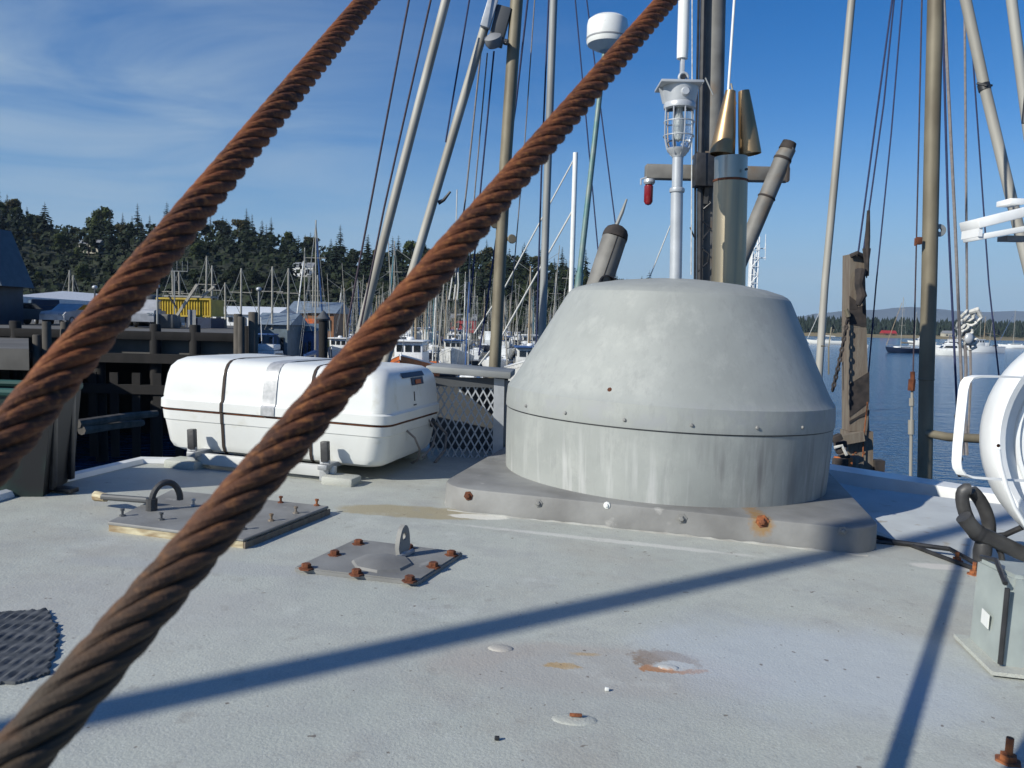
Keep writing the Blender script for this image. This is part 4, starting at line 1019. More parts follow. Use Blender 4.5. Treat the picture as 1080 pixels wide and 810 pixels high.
for k in range(400):
    t_=1.6+k*.002; p=c+d*t_; rr_=math.hypot(p.x-cx_,p.y-cy_)
    if rr_<=.478-(p.z-.338)*.52: best=p; break
if best:
    nn=Vector((best.x-cx_,best.y-cy_,.25)).normalized(); mb.lathe([(0,.0035),(.004,.003),(.0065,.001),(.007,-.002)],best,nn,n=7); domepart(mb,'rust_chip','rust',hood)
# sealant bead along the foot of the flange
mb = MB(); pts = [Vector(fl(x,y,0))+Vector((rr.uniform(-.003,.003),rr.uniform(-.004,.004),-.001)) for x,y in [( -.52+1.04*k/40,-1.125*.985/2-.003) for k in range(41)]]
mb.tube(pts,[rr.uniform(.002,.006) for _ in pts],n=6); domepart(mb,'sealant','sealant')

# stain rings of the rusty bolt belong to flange; small rust decal plates avoided
# ---------------------------------------------------------------- things standing on the dome
YN = 2.42
def seg(pa, pb, Y, rpx, name, matn, label, cat, group=None, Yb=None, rpb=None, n=12, parent=None):
    A = AT(*pa, Y); B_ = AT(*pb, Yb or Y)
    mb = MB(); mb.tube([A,B_], [pxw(rpx,Y), pxw(rpb or rpx, Yb or Y)], n=n)
    o = mb.build(name, matn, parent)
    if not parent: tag(o, label, cat, group)
    return o
base = AT(712,296,YN)
nav = E('caged_lamp', base, 'caged glass navigation lamp on a pale pipe above the dome', 'lamp')
mb = MB(); mb.tube([AT(712.5,300,YN),AT(714,202,YN)],pxw(6.4,YN),n=16); mb.tube([AT(714,203,YN),AT(715,163,YN)],pxw(5.6,YN),n=16); mb.build('post','lamp_grey',nav)
mb = MB(); mb.lathe([(pxw(7.5,YN),0),(pxw(8,YN),.004),(pxw(7.5,YN),.012),(pxw(6.4,YN),.014)], AT(714,203,YN), n=20); mb.build('coupling','lamp_grey',nav)
zz = lambda y: AT(715,y,YN).z
ctr = AT(715,163,YN); q = lambda r_,y: (pxw(r_,YN), zz(y)-ctr.z)
mb = MB(); mb.lathe([q(6,166),q(7,163),q(11,160),q(12,157)],ctr,n=24); mb.build('socket','lamp_grey',nav)
mb = MB(); mb.lathe([q(4,163),q(8,160),q(11.5,152),q(12.5,142),q(12.5,116),q(12,113)],ctr,n=32); mb.build('globe','clear_glass',nav)
mb = MB(); mb.lathe([q(0,150),q(3,147),q(4.5,138),q(4.5,128),q(2.5,120),q(2.5,113),q(0,113)],ctr,n=16); mb.build('bulb','gelcoat',nav)
mb = MB()
for k in range(8):
    a = 2*math.pi*k/8+.2; c_,s_ = math.cos(a),math.sin(a)
    pts = [ctr+Vector((pxw(r_,YN)*c_,pxw(r_,YN)*s_,zz(y)-ctr.z)) for r_,y in ((15,113),(15.2,130),(15,145),(12.5,156),(8,163),(5,165))]
    mb.tube(pts,pxw(.75,YN),n=6)
for r_,y in ((15.2,129),(15.2,144)):
    mb.tube([ctr+Vector((pxw(r_,YN)*math.cos(2*math.pi*k/32),pxw(r_,YN)*math.sin(2*math.pi*k/32),zz(y)-ctr.z)) for k in range(33)],pxw(.75,YN),n=6)
mb.build('cage','lamp_grey',nav)
mb = MB(); mb.lathe([q(12,116),q(16,115),q(16.5,111),q(15.5,109),q(16,107),q(18,96),q(18.5,92),q(0,92)],ctr,n=32)
p = ctr+Vector((pxw(2,YN),-pxw(17,YN),zz(101)-ctr.z)); mb.lathe([(0,.006),(pxw(3.5,YN),.006),(pxw(4.8,YN),0),(pxw(4.8,YN),-.01)],p,(0,-1,0),n=16)
mb.build('housing','lamp_grey',nav)
mb = MB(); c_ = AT(716,91,YN); mb.box(c_,(pxw(43,YN),pxw(40,YN),pxw(2.6,YN)),bev=.001)
mb.prism([c_+Vector((-pxw(21,YN),0,0)),c_+Vector((-pxw(16,YN),0,-pxw(18,YN))),c_+Vector((-pxw(14,YN),0,-pxw(18,YN))),c_+Vector((-pxw(14,YN),0,0))],(0,.004,0))
mb.prism([c_+Vector((pxw(21,YN),.01,0)),c_+Vector((pxw(19,YN),.01,-pxw(16,YN))),c_+Vector((pxw(14,YN),.01,-pxw(16,YN))),c_+Vector((pxw(14,YN),.01,0))],(0,.004,0))
mb.build('cap_plate','lamp_grey',nav)
# white whip antenna hinged on the lamp
ant = E('rail_antenna', AT(720,84,YN), 'thick cream white antenna hinged on top of the caged lamp', 'antenna')
mb = MB(); mb.tube([AT(719.5,62,YN),AT(720,52,YN),AT(723.5,-60,YN)],[pxw(5.6,YN),pxw(6,YN),pxw(6,YN)],n=16); mb.build('whip','gelcoat',ant)
mb = MB(); mb.box(AT(719.5,72,YN),(pxw(4,YN),pxw(7,YN),pxw(22,YN)),bev=.002); 
c_ = AT(720,83,YN); mb.tube([c_+Vector((pxw(4.5,YN)*math.cos(2*math.pi*k/20),-.012,pxw(4.5,YN)*math.sin(2*math.pi*k/20))) for k in range(21)],pxw(1.5,YN),n=8); mb.build('hinge','lamp_grey',ant)
mb = MB(); mb.lathe([(0,-.008),(.007,-.008),(.007,.008),(0,.008)],c_+Vector((0,-.012,0)),(0,1,0),n=8); mb.build('pin','black',ant)

# exhaust stack with two brass caps
YS = 2.62
stk = E('exhaust_stack', AT(768,300,YS), 'brushed steel exhaust stack with two brass rain caps on the dome', 'exhaust stack')
B0 = AT(768,306,YS); B1 = AT(770.5,191,YS); B2_ = AT(771,166,YS)
mb = MB(); mb.tube([B0,B1],[pxw(17.3,YS),pxw(17.3,YS)],n=40); mb.build('pipe','brass_steel',stk)
mb = MB(); mb.tube([B1,B2_],pxw(16.8,YS),n=40); mb.build('upper_pipe','steel',stk)
mb = MB(); mb.lathe([(pxw(17.2,YS),-.004),(pxw(18,YS),-.003),(pxw(18,YS),.003),(pxw(17,YS),.004)],B1,n=40); mb.build('band','rust',stk)
mb = MB(); mb.tube([AT(772,182,YS)+Vector((.028,-.055,0)),AT(772,182,YS)+Vector((.030,-.062,0))],.004,n=8); mb.build('bolt','black',stk)
for (tx,ty,tr,bx,by,br) in [(770.5,96,5.2,761.5,163,13.0),(784.5,96,5.6,791,163,11.5)]:
    T = AT(tx,ty,YS); Bq = AT(bx,by,YS); ax = (T-Bq); Lx = ax.length
    rb, rt = pxw(br,YS), pxw(tr,YS)
    mb = MB(); mb.lathe([(rb*.93,.0),(rb*1.0,.0),(rb*1.0,.006),(rb*.72+rt*.28,Lx*.35),(rb*.35+rt*.65,Lx*.7),(rt,Lx),(rt*.85,Lx),(rb*.9,.004)],Bq,ax,n=28)
    mb.build('rain_cap','brass',stk)
mb = MB(); mb.lathe([(pxw(15.5,YS),0),(0,.002)],B2_,n=24); mb.build('throat','char',stk)

# mast assembly behind the dome
YG = 3.15
mst = E('signal_mast', AT(748,345,YG), 'grey tubular mast with crossarm and black cable track behind the dome', 'mast')
mb = MB(); mb.tube([AT(745,420,YG),AT(747,190,YG)],pxw(8.5,YG),n=20); mb.tube([AT(747,192,YG),AT(751.5,165,YG)],pxw(9,YG),n=20); mb.tube([AT(750,170,YG),AT(754.5,-60,YG)],pxw(11.5,YG),n=24); mb.build('mast_tube','grey_paint',mst)
mb = MB(); mb.tube([AT(737,380,YG-.05),AT(738.5,180,YG-.05),AT(743,-60,YG-.05)],pxw(3.2,YG),n=8); mb.tube([AT(732.5,360,YG-.04),AT(733.5,180,YG-.04),AT(738,-60,YG-.04)],pxw(1.3,YG),n=6); mb.build('cable_track','black',mst)
mb = MB(); mb.box(AT(743,180,YG-.07),(pxw(21,YG),pxw(16,YG),pxw(33,YG)),bev=.004); mb.tube([AT(747,196,YG-.05),AT(745,215,YG-.04)],pxw(6,YG),n=8); mb.build('junction_box','black',mst)
mb = MB(); mb.box(AT(745,164,YG),(pxw(24,YG),pxw(28,YG),pxw(3,YG))); mb.build('shelf','grey_paint',mst)
mb = MB(); mb.box(AT(756,183,YG+.03),(pxw(150,YG),pxw(13,YG),pxw(15,YG)),bev=.006); mb.build('crossarm','grey_paint',mst)
mb = MB(); rnd_ = [AT(743+7*math.sin(k*1.9),205+k*9,YG-.05-.01*(k%2)) for k in range(10)]; mb.tube(rnd_,pxw(.9,YG),n=6); mb.tube([AT(732,250,YG-.05),AT(728,240,YG-.08)],pxw(.8,YG),n=5); mb.build('loose_cable','black',mst)
seg((768,98),(778.5,-60),YG-.2,1.4,'whip_antenna','gelcoat','slim white whip antenna rising behind the brass caps','antenna')
seg((776,110),(771,88),YG-.2,1.0,'antenna_stub','alu_pole','short thin rod beside the white whip behind brass caps','rod')
seg((752,100),(744,82),YG-.12,.8,'cleat_rod','grey_pole','thin short rod sticking from the mast above the lamp','rod')
# red lamp hanging from the crossarm
rl = E('red_lamp', AT(684,195,YG), 'small red lamp hanging under the left end of crossarm', 'lamp')
mb = MB(); mb.lathe([(0,.0),(pxw(5.5,YG),0),(pxw(6,YG),-.012),(pxw(4.5,YG),-.02)],AT(685,189,YG),n=16); mb.tube([AT(676,195,YG),AT(676,189,YG),AT(682,187,YG)],pxw(1,YG),n=6); mb.build('holder','lamp_grey',rl)
mb = MB(); c_ = AT(684,205,YG); mb.lathe([(0,-.042),(pxw(3,YG),-.038),(pxw(4.6,YG),-.028),(pxw(4.8,YG),.03),(pxw(4,YG),.034),(0,.036)],c_,n=16); mb.build('lens','red_glass',rl)
# slanting pipe on the right
sp_ = E('slanting_pipe', AT(790,257,YG), 'grey slanting pipe with blackened open end right of the stack', 'pipe')
a = AT(786,262,YG-.1); b_ = AT(827,164,YG-.1); c_ = AT(832,156,YG-.1)
mb = MB(); mb.tube([a-(b_-a)*.5,a,b_,c_],[pxw(8,YG),pxw(8,YG),pxw(8.5,YG),pxw(7.5,YG)],n=20); mb.build('pipe','grey_paint',sp_)
mb = MB(); dr_ = (b_-a).normalized(); mb.lathe([(pxw(8.9,YG),-.02),(pxw(9.1,YG),-.018),(pxw(9.1,YG),-.012),(pxw(8.7,YG),-.01)],b_,dr_,n=20); mb.lathe([(pxw(8.1,YG),0),(pxw(7,YG),.03),(0,.035)],b_+dr_*.022,dr_,n=20); mb.build('end_cap','char',sp_)
mb = MB(); m_ = a.lerp(b_,.55); mb.lathe([(pxw(8.6,YG),-.004),(pxw(9.2,YG),0),(pxw(8.6,YG),.004)],m_,dr_,n=20); mb.tube([AT(830,192,YG-.12),AT(832,168,YG-.12)],pxw(1.5,YG),n=6); mb.build('clamp','char',sp_)
# mitred vent pipe on the left, behind the dome
YV = 3.0
vp = E('mitred_vent_pipe', AT(632,310,YV), 'short grey exhaust pipe with slanted black mouth left above the dome', 'pipe')
a = AT(624,325,YV); b_ = AT(648.5,250,YV); ax = (b_-a).normalized(); rad = pxw(13,YV)
up_ = ax.cross(Vector((0,1,0))).normalized(); sd = ax.cross(up_)
mb = MB(); mb.tube([a-ax*.1,a,b_],rad,n=28); mb.build('pipe','grey_paint',vp)
mb = MB(); mb.lathe([(rad*1.02,-.008),(rad*1.03,.004),(rad*.98,.018),(rad*.85,.030),(rad*.55,.040),(0,.044)],b_,(ax+Vector((.0,.25,0))).normalized(),n=28); mb.build('mouth','char',vp)  # closed dark cap, its colour carries the shade inside the open pipe end
mb = MB(); mb.tube([a+Vector((.0,-rad*1.0,0)),b_+Vector((.004,-rad*1.0,0))],.0016,n=6); mb.build('weld_seam','char',vp)
mb = MB(); c0_ = AT(641,300,YV-.06); mb.lathe([(pxw(8.5,YV),-.01),(pxw(10,YV),-.01),(pxw(10,YV),.01),(pxw(8.5,YV),.01)],c0_,(.2,-.8,.5),n=20); mb.build('clamp_ring','black',vp)
mb = MB(); mb.tube([AT(650,238,YV),AT(656,224,YV),AT(661,210,YV)],[pxw(2,YV),pxw(2,YV),pxw(1,YV)],n=8); mb.build('rod','grey_pole',vp)

# radar on a green pole
YR = 11.0
rdr = E('radar', AT(611,300,YR), 'white radar dome on a slim green pole behind the rusty rope', 'radar')
mb = MB(); mb.tube([AT(606,345,YR),AT(611.5,288,YR)],pxw(4.2,YR),n=14); mb.tube([AT(611,292,YR),AT(637.5,56,YR)],[pxw(3.2,YR),pxw(2.6,YR)],n=14); mb.build('pole','green_pole',rdr)
ctr = AT(640.5,36,YR); k_ = pxw(1,YR)
mb = MB(); mb.lathe([(0,-14*k_),(8*k_,-17*k_),(13*k_,-15*k_),(20*k_,-11*k_),(21*k_,-8*k_),(21*k_,8*k_),(20*k_,13*k_),(16*k_,16*k_),(0,19*k_)],ctr,n=40); mb.build('radome','gelcoat',rdr)
mb = MB(); mb.lathe([(21.3*k_,-6*k_),(21.5*k_,-5*k_),(21.3*k_,-4.4*k_)],ctr,n=40); mb.build('seam','grey',rdr)

# ---------------------------------------------------------------- poles and rigging of the neighbouring boats (behind the roof)
YA = 7.0
def pole(pts, Y, rp, name, matn, label, cat='pole', group=None, ext=0, n=16):
    P = [AT(x,y,Y) for x,y in pts]
    if ext: P[-1] = P[-1] + (P[-1]-P[-2]).normalized()*ext
    mb = MB(); rs = rp if isinstance(rp,(list,tuple)) else [rp]*len(P)
    mb.tube(P,[pxw(r_,Y) for r_ in rs],n=n); return mb.build(name,matn), P
o,_ = pole([(478,-30),(386,326),(380,350)],YA,[4.6,4.8,4.8],'outrigger_pole','alu_pole','',ext=2.4); tag(o,'pale grey outrigger pole leaning left, leftmost of the thick poles','pole')
pb = E('lamp_outrigger', AT(404,380,YA), 'pale outrigger pole with floodlights at its upper end', 'pole')
o,P = pole([(525,-18),(408,378)],YA,[4.6,4.8],'pole_tube','alu_pole','',ext=2); 
for v in o.data.vertices: v.co -= ORG[pb.name]
o.parent = pb
mb = MB(); c_ = AT(527,28,YA)
mb.box(c_,(pxw(15,YA),pxw(13,YA),pxw(38,YA)),rot=(0,R(14),0),bev=.008); mb.build('light_box','dark_grey',pb)
mb = MB(); mb.lathe([(0,-.03),(pxw(7,YA),-.03),(pxw(9,YA),.0),(pxw(9,YA),.05),(pxw(4,YA),.07),(0,.07)],AT(521,45,YA-.08),(-.2,-.5,.6),n=20); mb.build('lamp_head','grey',pb)
mb = MB(); mb.box(AT(516,14,YA-.05),(pxw(10,YA),.06,pxw(30,YA)),rot=(0,R(16),0),bev=.006); mb.tube([AT(509,18,YA),AT(514,25,YA),AT(519,14,YA)],.01,n=6); mb.build('clamp','lamp_grey',pb)
mb = MB(); mb.lathe([(0,0),(pxw(3,YA),0),(pxw(3,YA),.03),(0,.03)],AT(532,44,YA-.1),(1,-.3,-.3),n=10); mb.build('knob','black',pb)
cm = E('brown_mast', AT(521,392,YA), 'thick brownish grey mast rising from the metal guard frame', 'mast')
o,P = pole([(547,-30),(533,173),(521.5,392)],YA,[6.6,6.2,6.3],'mast_tube','galv_pole','',ext=2)
for v in o.data.vertices: v.co -= ORG[cm.name]
o.parent = cm
for (px,py) in ((522,236),(540,252)):
    mb = MB(); p = AT(px,py,YA-.02); mb.lathe([(0,-.012),(.035,-.012),(.04,0),(.035,.012),(0,.012)],p,(.3,-1,0),n=16); mb.box(AT((px+530)/2,py,YA),(.05,.02,.03)); mb.build('eye_fitting','galv_pole',cm)
o,_ = pole([(585,-30),(577,198),(572,345)],YA+1,[4,3.9,4.3],'light_pole','grey_pole','',ext=2.2); tag(o,'slim light grey pole between brown mast and white short mast','pole')
o,_ = pole([(607,161),(602.5,305)],26,[2.6,2.8],'short_white_mast','gelcoat','',ext=6); tag(o,'short bright white mast left of the green radar pole','mast')
# thin lines: (points, Y, radius px, material, label)
LINES = [
 ([(437,-30),(390,220),(366,345)],6.6,1.1,'dark_line','dark reddish line slanting down, leftmost of the rigging'),
 ([(461,-30),(405,220),(380,345)],6.6,1.1,'dark_line','second dark line from the left, beside the leftmost line'),
 ([(500,-30),(470,150)],6.8,.9,'blue_line','thin dark line meeting the floodlight pole halfway down'),
 ([(507,56),(492,200),(480,300)],7.2,.9,'rope_grey','grey line hanging under floodlights, left of three'),
 ([(514,56),(501,200),(492,320)],7.3,.7,'rope_grey','thin grey line hanging under floodlights, middle of three'),
 ([(521,54),(507,198),(495,330)],7.3,.9,'blue_line','dark line hanging under floodlights, right of three'),
 ([(560,-30),(544,111),(512,330),(505,375)],7.4,1.0,'blue_line','dark line crossing behind the brown mast'),
 ([(566,-30),(554,143),(538,330)],7.5,.6,'rope_grey','faint thin line right of the brown mast'),
 ([(580,-30),(571,183),(565,385)],7.4,.9,'blue_line','dark line just left of the light grey pole'),
 ([(604,-30),(631,267)],12.5,.7,'blue_line','dark stay left of the radar, reaching behind vent pipe'),
 ([(615,-30),(649,236)],12.5,.7,'blue_line','dark stay behind the radar down to the vent pipe'),
 ([(607,165),(533,302),(500,352)],26,.8,'rope_white','white stay from top of the short white mast'),
 ([(604,222),(529,355),(505,385)],26,.9,'rope_white','lower white stay from the short white mast'),
 ([(707,238),(685,293),(672,330)],8,.6,'rope_white','thin pale line slanting beside the caged lamp pipe'),
 ([(730,-30),(730,95),(729,290)],3.0,.6,'rope_white','thin pale wire running along the mast behind caged lamp'),
 ([(945,-30),(926,110),(905,268)],4.4,1.0,'blue_line','dark line to the timber post, left of three'),
 ([(946,-30),(932,110),(911,262)],4.4,.9,'blue_line','dark line to the timber post, middle of three'),
 ([(954,-30),(940,140),(924,300),(915,405),(909,520)],4.3,.8,'blue_line','dark line passing right of the timber post'),
 ([(973,-30),(969,150),(965,320),(963,395)],3.6,.8,'dark_line','thin line left of tall mast down to the turnbuckle'),
 ([(993,-30),(1000,230),(1008,400),(1012,500)],3.9,1.2,'blue_line','dark blue line just right of the tall mast'),
 ([(994,-30),(1007,230),(1014,400),(1016,480)],4.0,1.6,'rope_grey','thick greyish rope right of the dark blue line'),
 ([(1017,-30),(1019,200),(1020,330)],5,1.2,'rope_grey','pinkish grey rope holding the tangled white block'),
 ([(1021,-30),(1027,74),(1043,300),(1054,400)],4.6,.8,'blue_line','thin dark line passing behind the white bracket'),
]
for pts,Y,rp,mt,lab in LINES:
    mb = MB(); mb.tube([AT(x,y,Y) for x,y in pts],pxw(rp,Y),n=8); tag(mb.build('rigging_line',mt),lab,'rigging line')
# hanging white rope tangle behind the second rope (on a troller)
r_ = E('block_and_tackle', AT(479,285,22),'pale pulley block with hanging rope falls above the marina','pulley')
mb = MB(); mb.ball(AT(480,283,22),pxw(4,22),10,(1,.7,1.1)); mb.build('block','rope_white',r_)
mb = MB()
for dx_ in (-2,1,3): mb.tube([AT(480+dx_,285,22),AT(479+dx_*1.5,300,22),AT(477+dx_*1.7,316,22)],pxw(.8,22),n=6)
mb.tube([AT(480,282,22),AT(482,200,22)],pxw(.6,22),n=5); mb.build('rope_fall','rope_white',r_)
# curved black hook on floodlight pole
mb = MB(); mb.tube([AT(462,214,YA-.06),AT(468,211,YA-.06),AT(475,202,YA-.06)],[.02,.014,.01],n=8); tag(mb.build('black_hook','black'),'short black curved hook on the floodlight pole','hook')

# ---------------------------------------------------------------- right side rigging on our boat
YM_ = 3.35
tm = E('tall_mast', AT(976,540,YM_),'tall yellowish brown mast standing at the right rail','mast')
mb = MB(); mb.tube([AT(988,-60,YM_),AT(983,150,YM_),AT(980,300,YM_),AT(977,400,YM_)],pxw(7.6,YM_),n=24); mb.tube([AT(977,400,YM_),AT(974.5,560,YM_)],pxw(7.3,YM_),n=24); mb.build('mast_tube','galv_pole',tm)
mb = MB(); mb.lathe([(pxw(7.7,YM_),-.004),(pxw(8.1,YM_),0),(pxw(7.7,YM_),.004)],AT(977,400,YM_),n=24); mb.build('joint_ring','galv_pole',tm)
mb = MB(); p = AT(991,243,YM_); mb.lathe([(.008,-.006),(.024,-.006),(.026,0),(.024,.006),(.008,.006),(.008,-.006)],p,(0,1,0),n=20); mb.build('eye_plate','grey_pole',tm)
mb = MB(); p = AT(969,254,YM_-.02); mb.box(p,(.022,.02,.03),bev=.003); mb.tube([p+Vector((-.012,0,.01)),p+Vector((-.012,0,-.02))],.006,n=8); mb.build('bracket','rust',tm)
mb = MB(); mb.tube([AT(979,457,YM_-.02),AT(1000,461,YM_-.12),AT(1042,463,YM_-.35)],pxw(4.5,YM_),n=12); mb.build('side_arm','galv_pole',tm)
mb = MB(); mb.tube([AT(981,522,YM_),AT(1012,526,YM_-.1)],pxw(3.6,YM_),n=10); mb.tube([AT(984,522,YM_),AT(984,548,YM_)],pxw(3.6,YM_),n=10); mb.tube([AT(998,534,YM_),AT(1010,537,YM_-.1)],pxw(2.6,YM_),n=10); mb.build('rail_bracket','galv_pole',tm)
o,_ = pole([(901,-30),(870,300),(864,390)],6,[3.8,3.8,4.2],'slim_grey_pole','alu_pole','',ext=2.5); tag(o,'slim grey pole leaning behind right of the dome','pole')
lp = E('leaning_outrigger', AT(1070,222,4.5),'thick leaning pole with dark tape band at upper right','pole')
mb = MB(); mb.tube([AT(1012,-30,4.5),AT(1038,90,4.5),AT(1068,215,4.4),AT(1100,345,4.3)],pxw(5.3,4.5),n=16); mb.build('pole_tube','alu_pole',lp)
p = AT(1038,92,4.5); d_ = (AT(1068,215,4.4)-AT(1038,90,4.5)).normalized(); mb = MB(); mb.lathe([(pxw(5.6,4.5),-.02),(pxw(5.9,4.5),-.018),(pxw(5.9,4.5),.018),(pxw(5.6,4.5),.02)],p,d_,n=16); mb.tube([p+Vector((-.04,0,.02)),p+Vector((-.01,-.035,.0)),p+Vector((.04,0,.01))],.007,n=6); mb.build('tape_band','black',lp)
seg((1063,-30),(1086,150),4.2,5,'corner_pole','alu_pole','short view of a pole in the top right corner','pole')
seg((1084,90),(1080,130),4.0,2.5,'corner_shackle','black','dark fitting at the far top right edge','fitting')

# timber post with chain and hardware
YT = 4.2
tp = E('timber_post', AT(905,530,YT),'weathered timber post with blackened bands right of the dome','post')
ptw = lambda px,py,dy=0: AT(px,py,YT+dy)
def beam(mb, xa0,xa1,ya, xb0,xb1,yb, th=.1):
    a0_,a1_,b0_,b1_ = AT(xa0,ya,YT),AT(xa1,ya,YT),AT(xb0,yb,YT),AT(xb1,yb,YT)
    mb.prism([a0_,a1_,b1_,b0_],(0,th,0))
mb = MB(); beam(mb,897,912,268, 896,914,345); mb.build('top_section','timber',tp)
mb = MB(); beam(mb,896,914,345.3, 896,917,455); mb.build('mid_section','timber',tp)
mb = MB(); beam(mb,895,921,455.3, 894,921,560,.11); mb.build('lower_section','timber',tp)
# burned and tarred bands, proud of the wood
def band(pts,dy=-.003):
    mb = MB(); mb.prism([AT(x,y,YT+dy) for x,y in pts],(0,.003-.0003,0)); mb.build('tar_band','char',tp)
band([(896,325),(913,322),(914,345),(895.5,342)]); band([(896,330-18),(904,318),(904,326),(896,326)],-.0045)
band([(896,405),(917,392),(917,424),(896,440)]); band([(896,447),(905,441),(917,437),(917,432),(896,444)],-.005)
mb = MB(); mb.box(AT(898,462,YT-.03),(.12,.04,.05),rot=(0,R(-12),0)); mb.build('block','timber',tp)
mb = MB(); mb.box(AT(898,490,YT-.05),(.10,.07,.09),bev=.004); mb.build('block','timber',tp)
mb = MB(); mb.box(AT(926,492,YT),(.05,.05,.07)); mb.build('block','char',tp)
mb = MB(); mb.box(AT(907,515,YT-.06),(.11,.03,.085),bev=.003); mb.build('orange_chock','orange',tp)
mb = MB()
for (x,y) in ((902,477),(911,478),(900,480)): mb.lathe([(0,.004),(.006,.003),(.007,0)],AT(x,y,YT-.002),(0,-1,0),n=8)
mb.tube([AT(915,424,YT-.02),AT(911,460,YT-.02),AT(908,520,YT-.03)],.0035,n=6); mb.build('rust_streak_rod','rust_bright',tp)
# iron hook and lashing near the top of the post
mb = MB(); pts = [AT(908,285,YT-.03),AT(906,300,YT-.05),AT(909,312,YT-.05),AT(905,322,YT-.05)]
mb.tube(pts,[.03,.022,.026,.012],n=10); mb.tube([AT(897,270,YT-.01),AT(904,267,YT-.03),AT(912,271,YT-.01)],.012,n=8); mb.build('lashing','char',tp)
mb = MB(); mb.tube([AT(916,222,YT-.03),AT(915,250,YT-.03),AT(914,291,YT-.03)],[.008,.014,.012],n=8); mb.tube([AT(911,262,YT-.03),AT(914,292,YT-.03),AT(917,262,YT-.03)],.008,n=6); tag(mb.build('tackle_hook','char'),'dark tackle hook hanging at top of timber post','hook')
# chain
def chain(A,B_,n_,r_,matn,label,sag=.03):
    mb = MB()
    for k in range(n_):
        f = (k+.5)/n_; p = A.lerp(B_,f)-Vector((0,0,sag*math.sin(math.pi*f))); d_ = (B_-A).normalized(); L_ = (B_-A).length/n_*.78
        s_ = d_.orthogonal().normalized() if k%2 else d_.cross(d_.orthogonal()).normalized()
        pts = [p + d_*L_*.62*math.cos(t_)*1.0 + s_*L_*.36*math.sin(t_) for t_ in [2*math.pi*j/14 for j in range(15)]]
        mb.tube(pts,r_,n=6,caps=False)
    return tag(mb.build('chain',matn),label,'chain')
chain(AT(895,330,YT-.02),AT(878,412,YT-.1),16,.0055,'char','black chain slanting down left from the timber post')
mb = MB(); mb.tube([AT(894,331,YT-.03),AT(892,326,YT-.03),AT(895,334,YT-.03)],.012,n=8); mb.tube([AT(877,345,YT-.3),AT(874,366,YT-.3)],.003,n=5); mb.tube([AT(866,365,YT),AT(874,365,YT),AT(874,395,YT)],.004,n=6); tag(mb.build('shackle','galv_pole'),'pale shackle where the chain joins the timber post','shackle')
# clutter left of the post foot
r_ = E('deck_gear', AT(886,500,YT-.1),'jumble of rusty deck gear between dome and timber post','gear')
mb = MB()
for k in range(9): mb.box(AT(884+rr.uniform(-4,10),462+k*6.5,YT-.15+rr.uniform(-.05,.05)),(rr.uniform(.02,.07),.04,rr.uniform(.015,.05)),rot=(0,rr.uniform(-.6,.6),0),bev=.003)
mb.build('iron_part','char',r_)
mb = MB(); mb.tube([AT(880,472,YT-.2),AT(888,470,YT-.2),AT(893,480,YT-.2)],.008,n=6); mb.tube([AT(882,500,YT-.2),AT(887,512,YT-.2),AT(893,518,YT-.2)],.01,n=6); mb.build('rope_end','rope_white',r_)
mb = MB(); mb.box(AT(889,488,YT-.12),(.08,.05,.06),bev=.004); mb.build('wood_block','orange',r_)
# turnbuckle
r_ = E('turnbuckle', AT(962,392,3.5),'grey turnbuckle hanging left of the tall mast above the rail','turnbuckle')
mb = MB(); mb.tube([AT(962.5,392,3.5),AT(962.5,400,3.5)],.010,n=8); mb.tube([AT(962,400,3.5),AT(961,412,3.5)],.015,n=8); mb.build('shackle','rust',r_)
mb = MB(); mb.tube([AT(962,412,3.5),AT(961.5,443,3.5)],.006,n=8); mb.tube([AT(961,443,3.5),AT(961,458,3.5)],.013,n=10); mb.tube([AT(961,458,3.5),AT(960,535,3.5)],.007,n=8); mb.tube([AT(961.5,420,3.5),AT(961.5,428,3.5)],.011,n=8)
mb.build('screw_body','alu_pole',r_)
# white tangle of blocks and knotted rope
r_ = E('rope_tangle', AT(1022,350,4.8),'tangled white rope and pale block hanging right of the mast','rope')
mb = MB()
for k in range(7):
    c_ = AT(1016+rr.uniform(-2,8),333+k*5,4.8); mb.tube([c_+Vector((.035*math.cos(t_)*rr.uniform(.7,1.2),.02*math.sin(t_*2),.03*math.sin(t_))) for t_ in [2*math.pi*j/10 for j in range(11)]],.009,n=6)
mb.tube([AT(1020,330,4.8),AT(1030,327,4.8),AT(1035,335,4.8),AT(1030,340,4.8)],[.012,.02,.012,.006],n=8); mb.build('knot','rope_white',r_)
mb = MB(); mb.tube([AT(1017,345,4.8),AT(1019,390,4.8),AT(1017,430,4.8),AT(1020,480,4.8)],.010,n=6); mb.tube([AT(1023,350,4.8),AT(1024,400,4.8),AT(1021,460,4.8)],.008,n=6); mb.build('rope_fall','rope_grey',r_)
mb = MB(); mb.ball(AT(1022,357,4.75),.026,10,(1,.6,1.3)); mb.build('block','lamp_grey',r_)
mb = MB(); pts = [AT(1011,430+k*9,3.8) for k in range(9)]; mb.tube([p+Vector((.01*(-1)**k,0,0)) for k,p in enumerate(pts)],.012,n=6); tag(mb.build('hanging_chain','char'),'dark chain hanging just left of the white handle','chain')

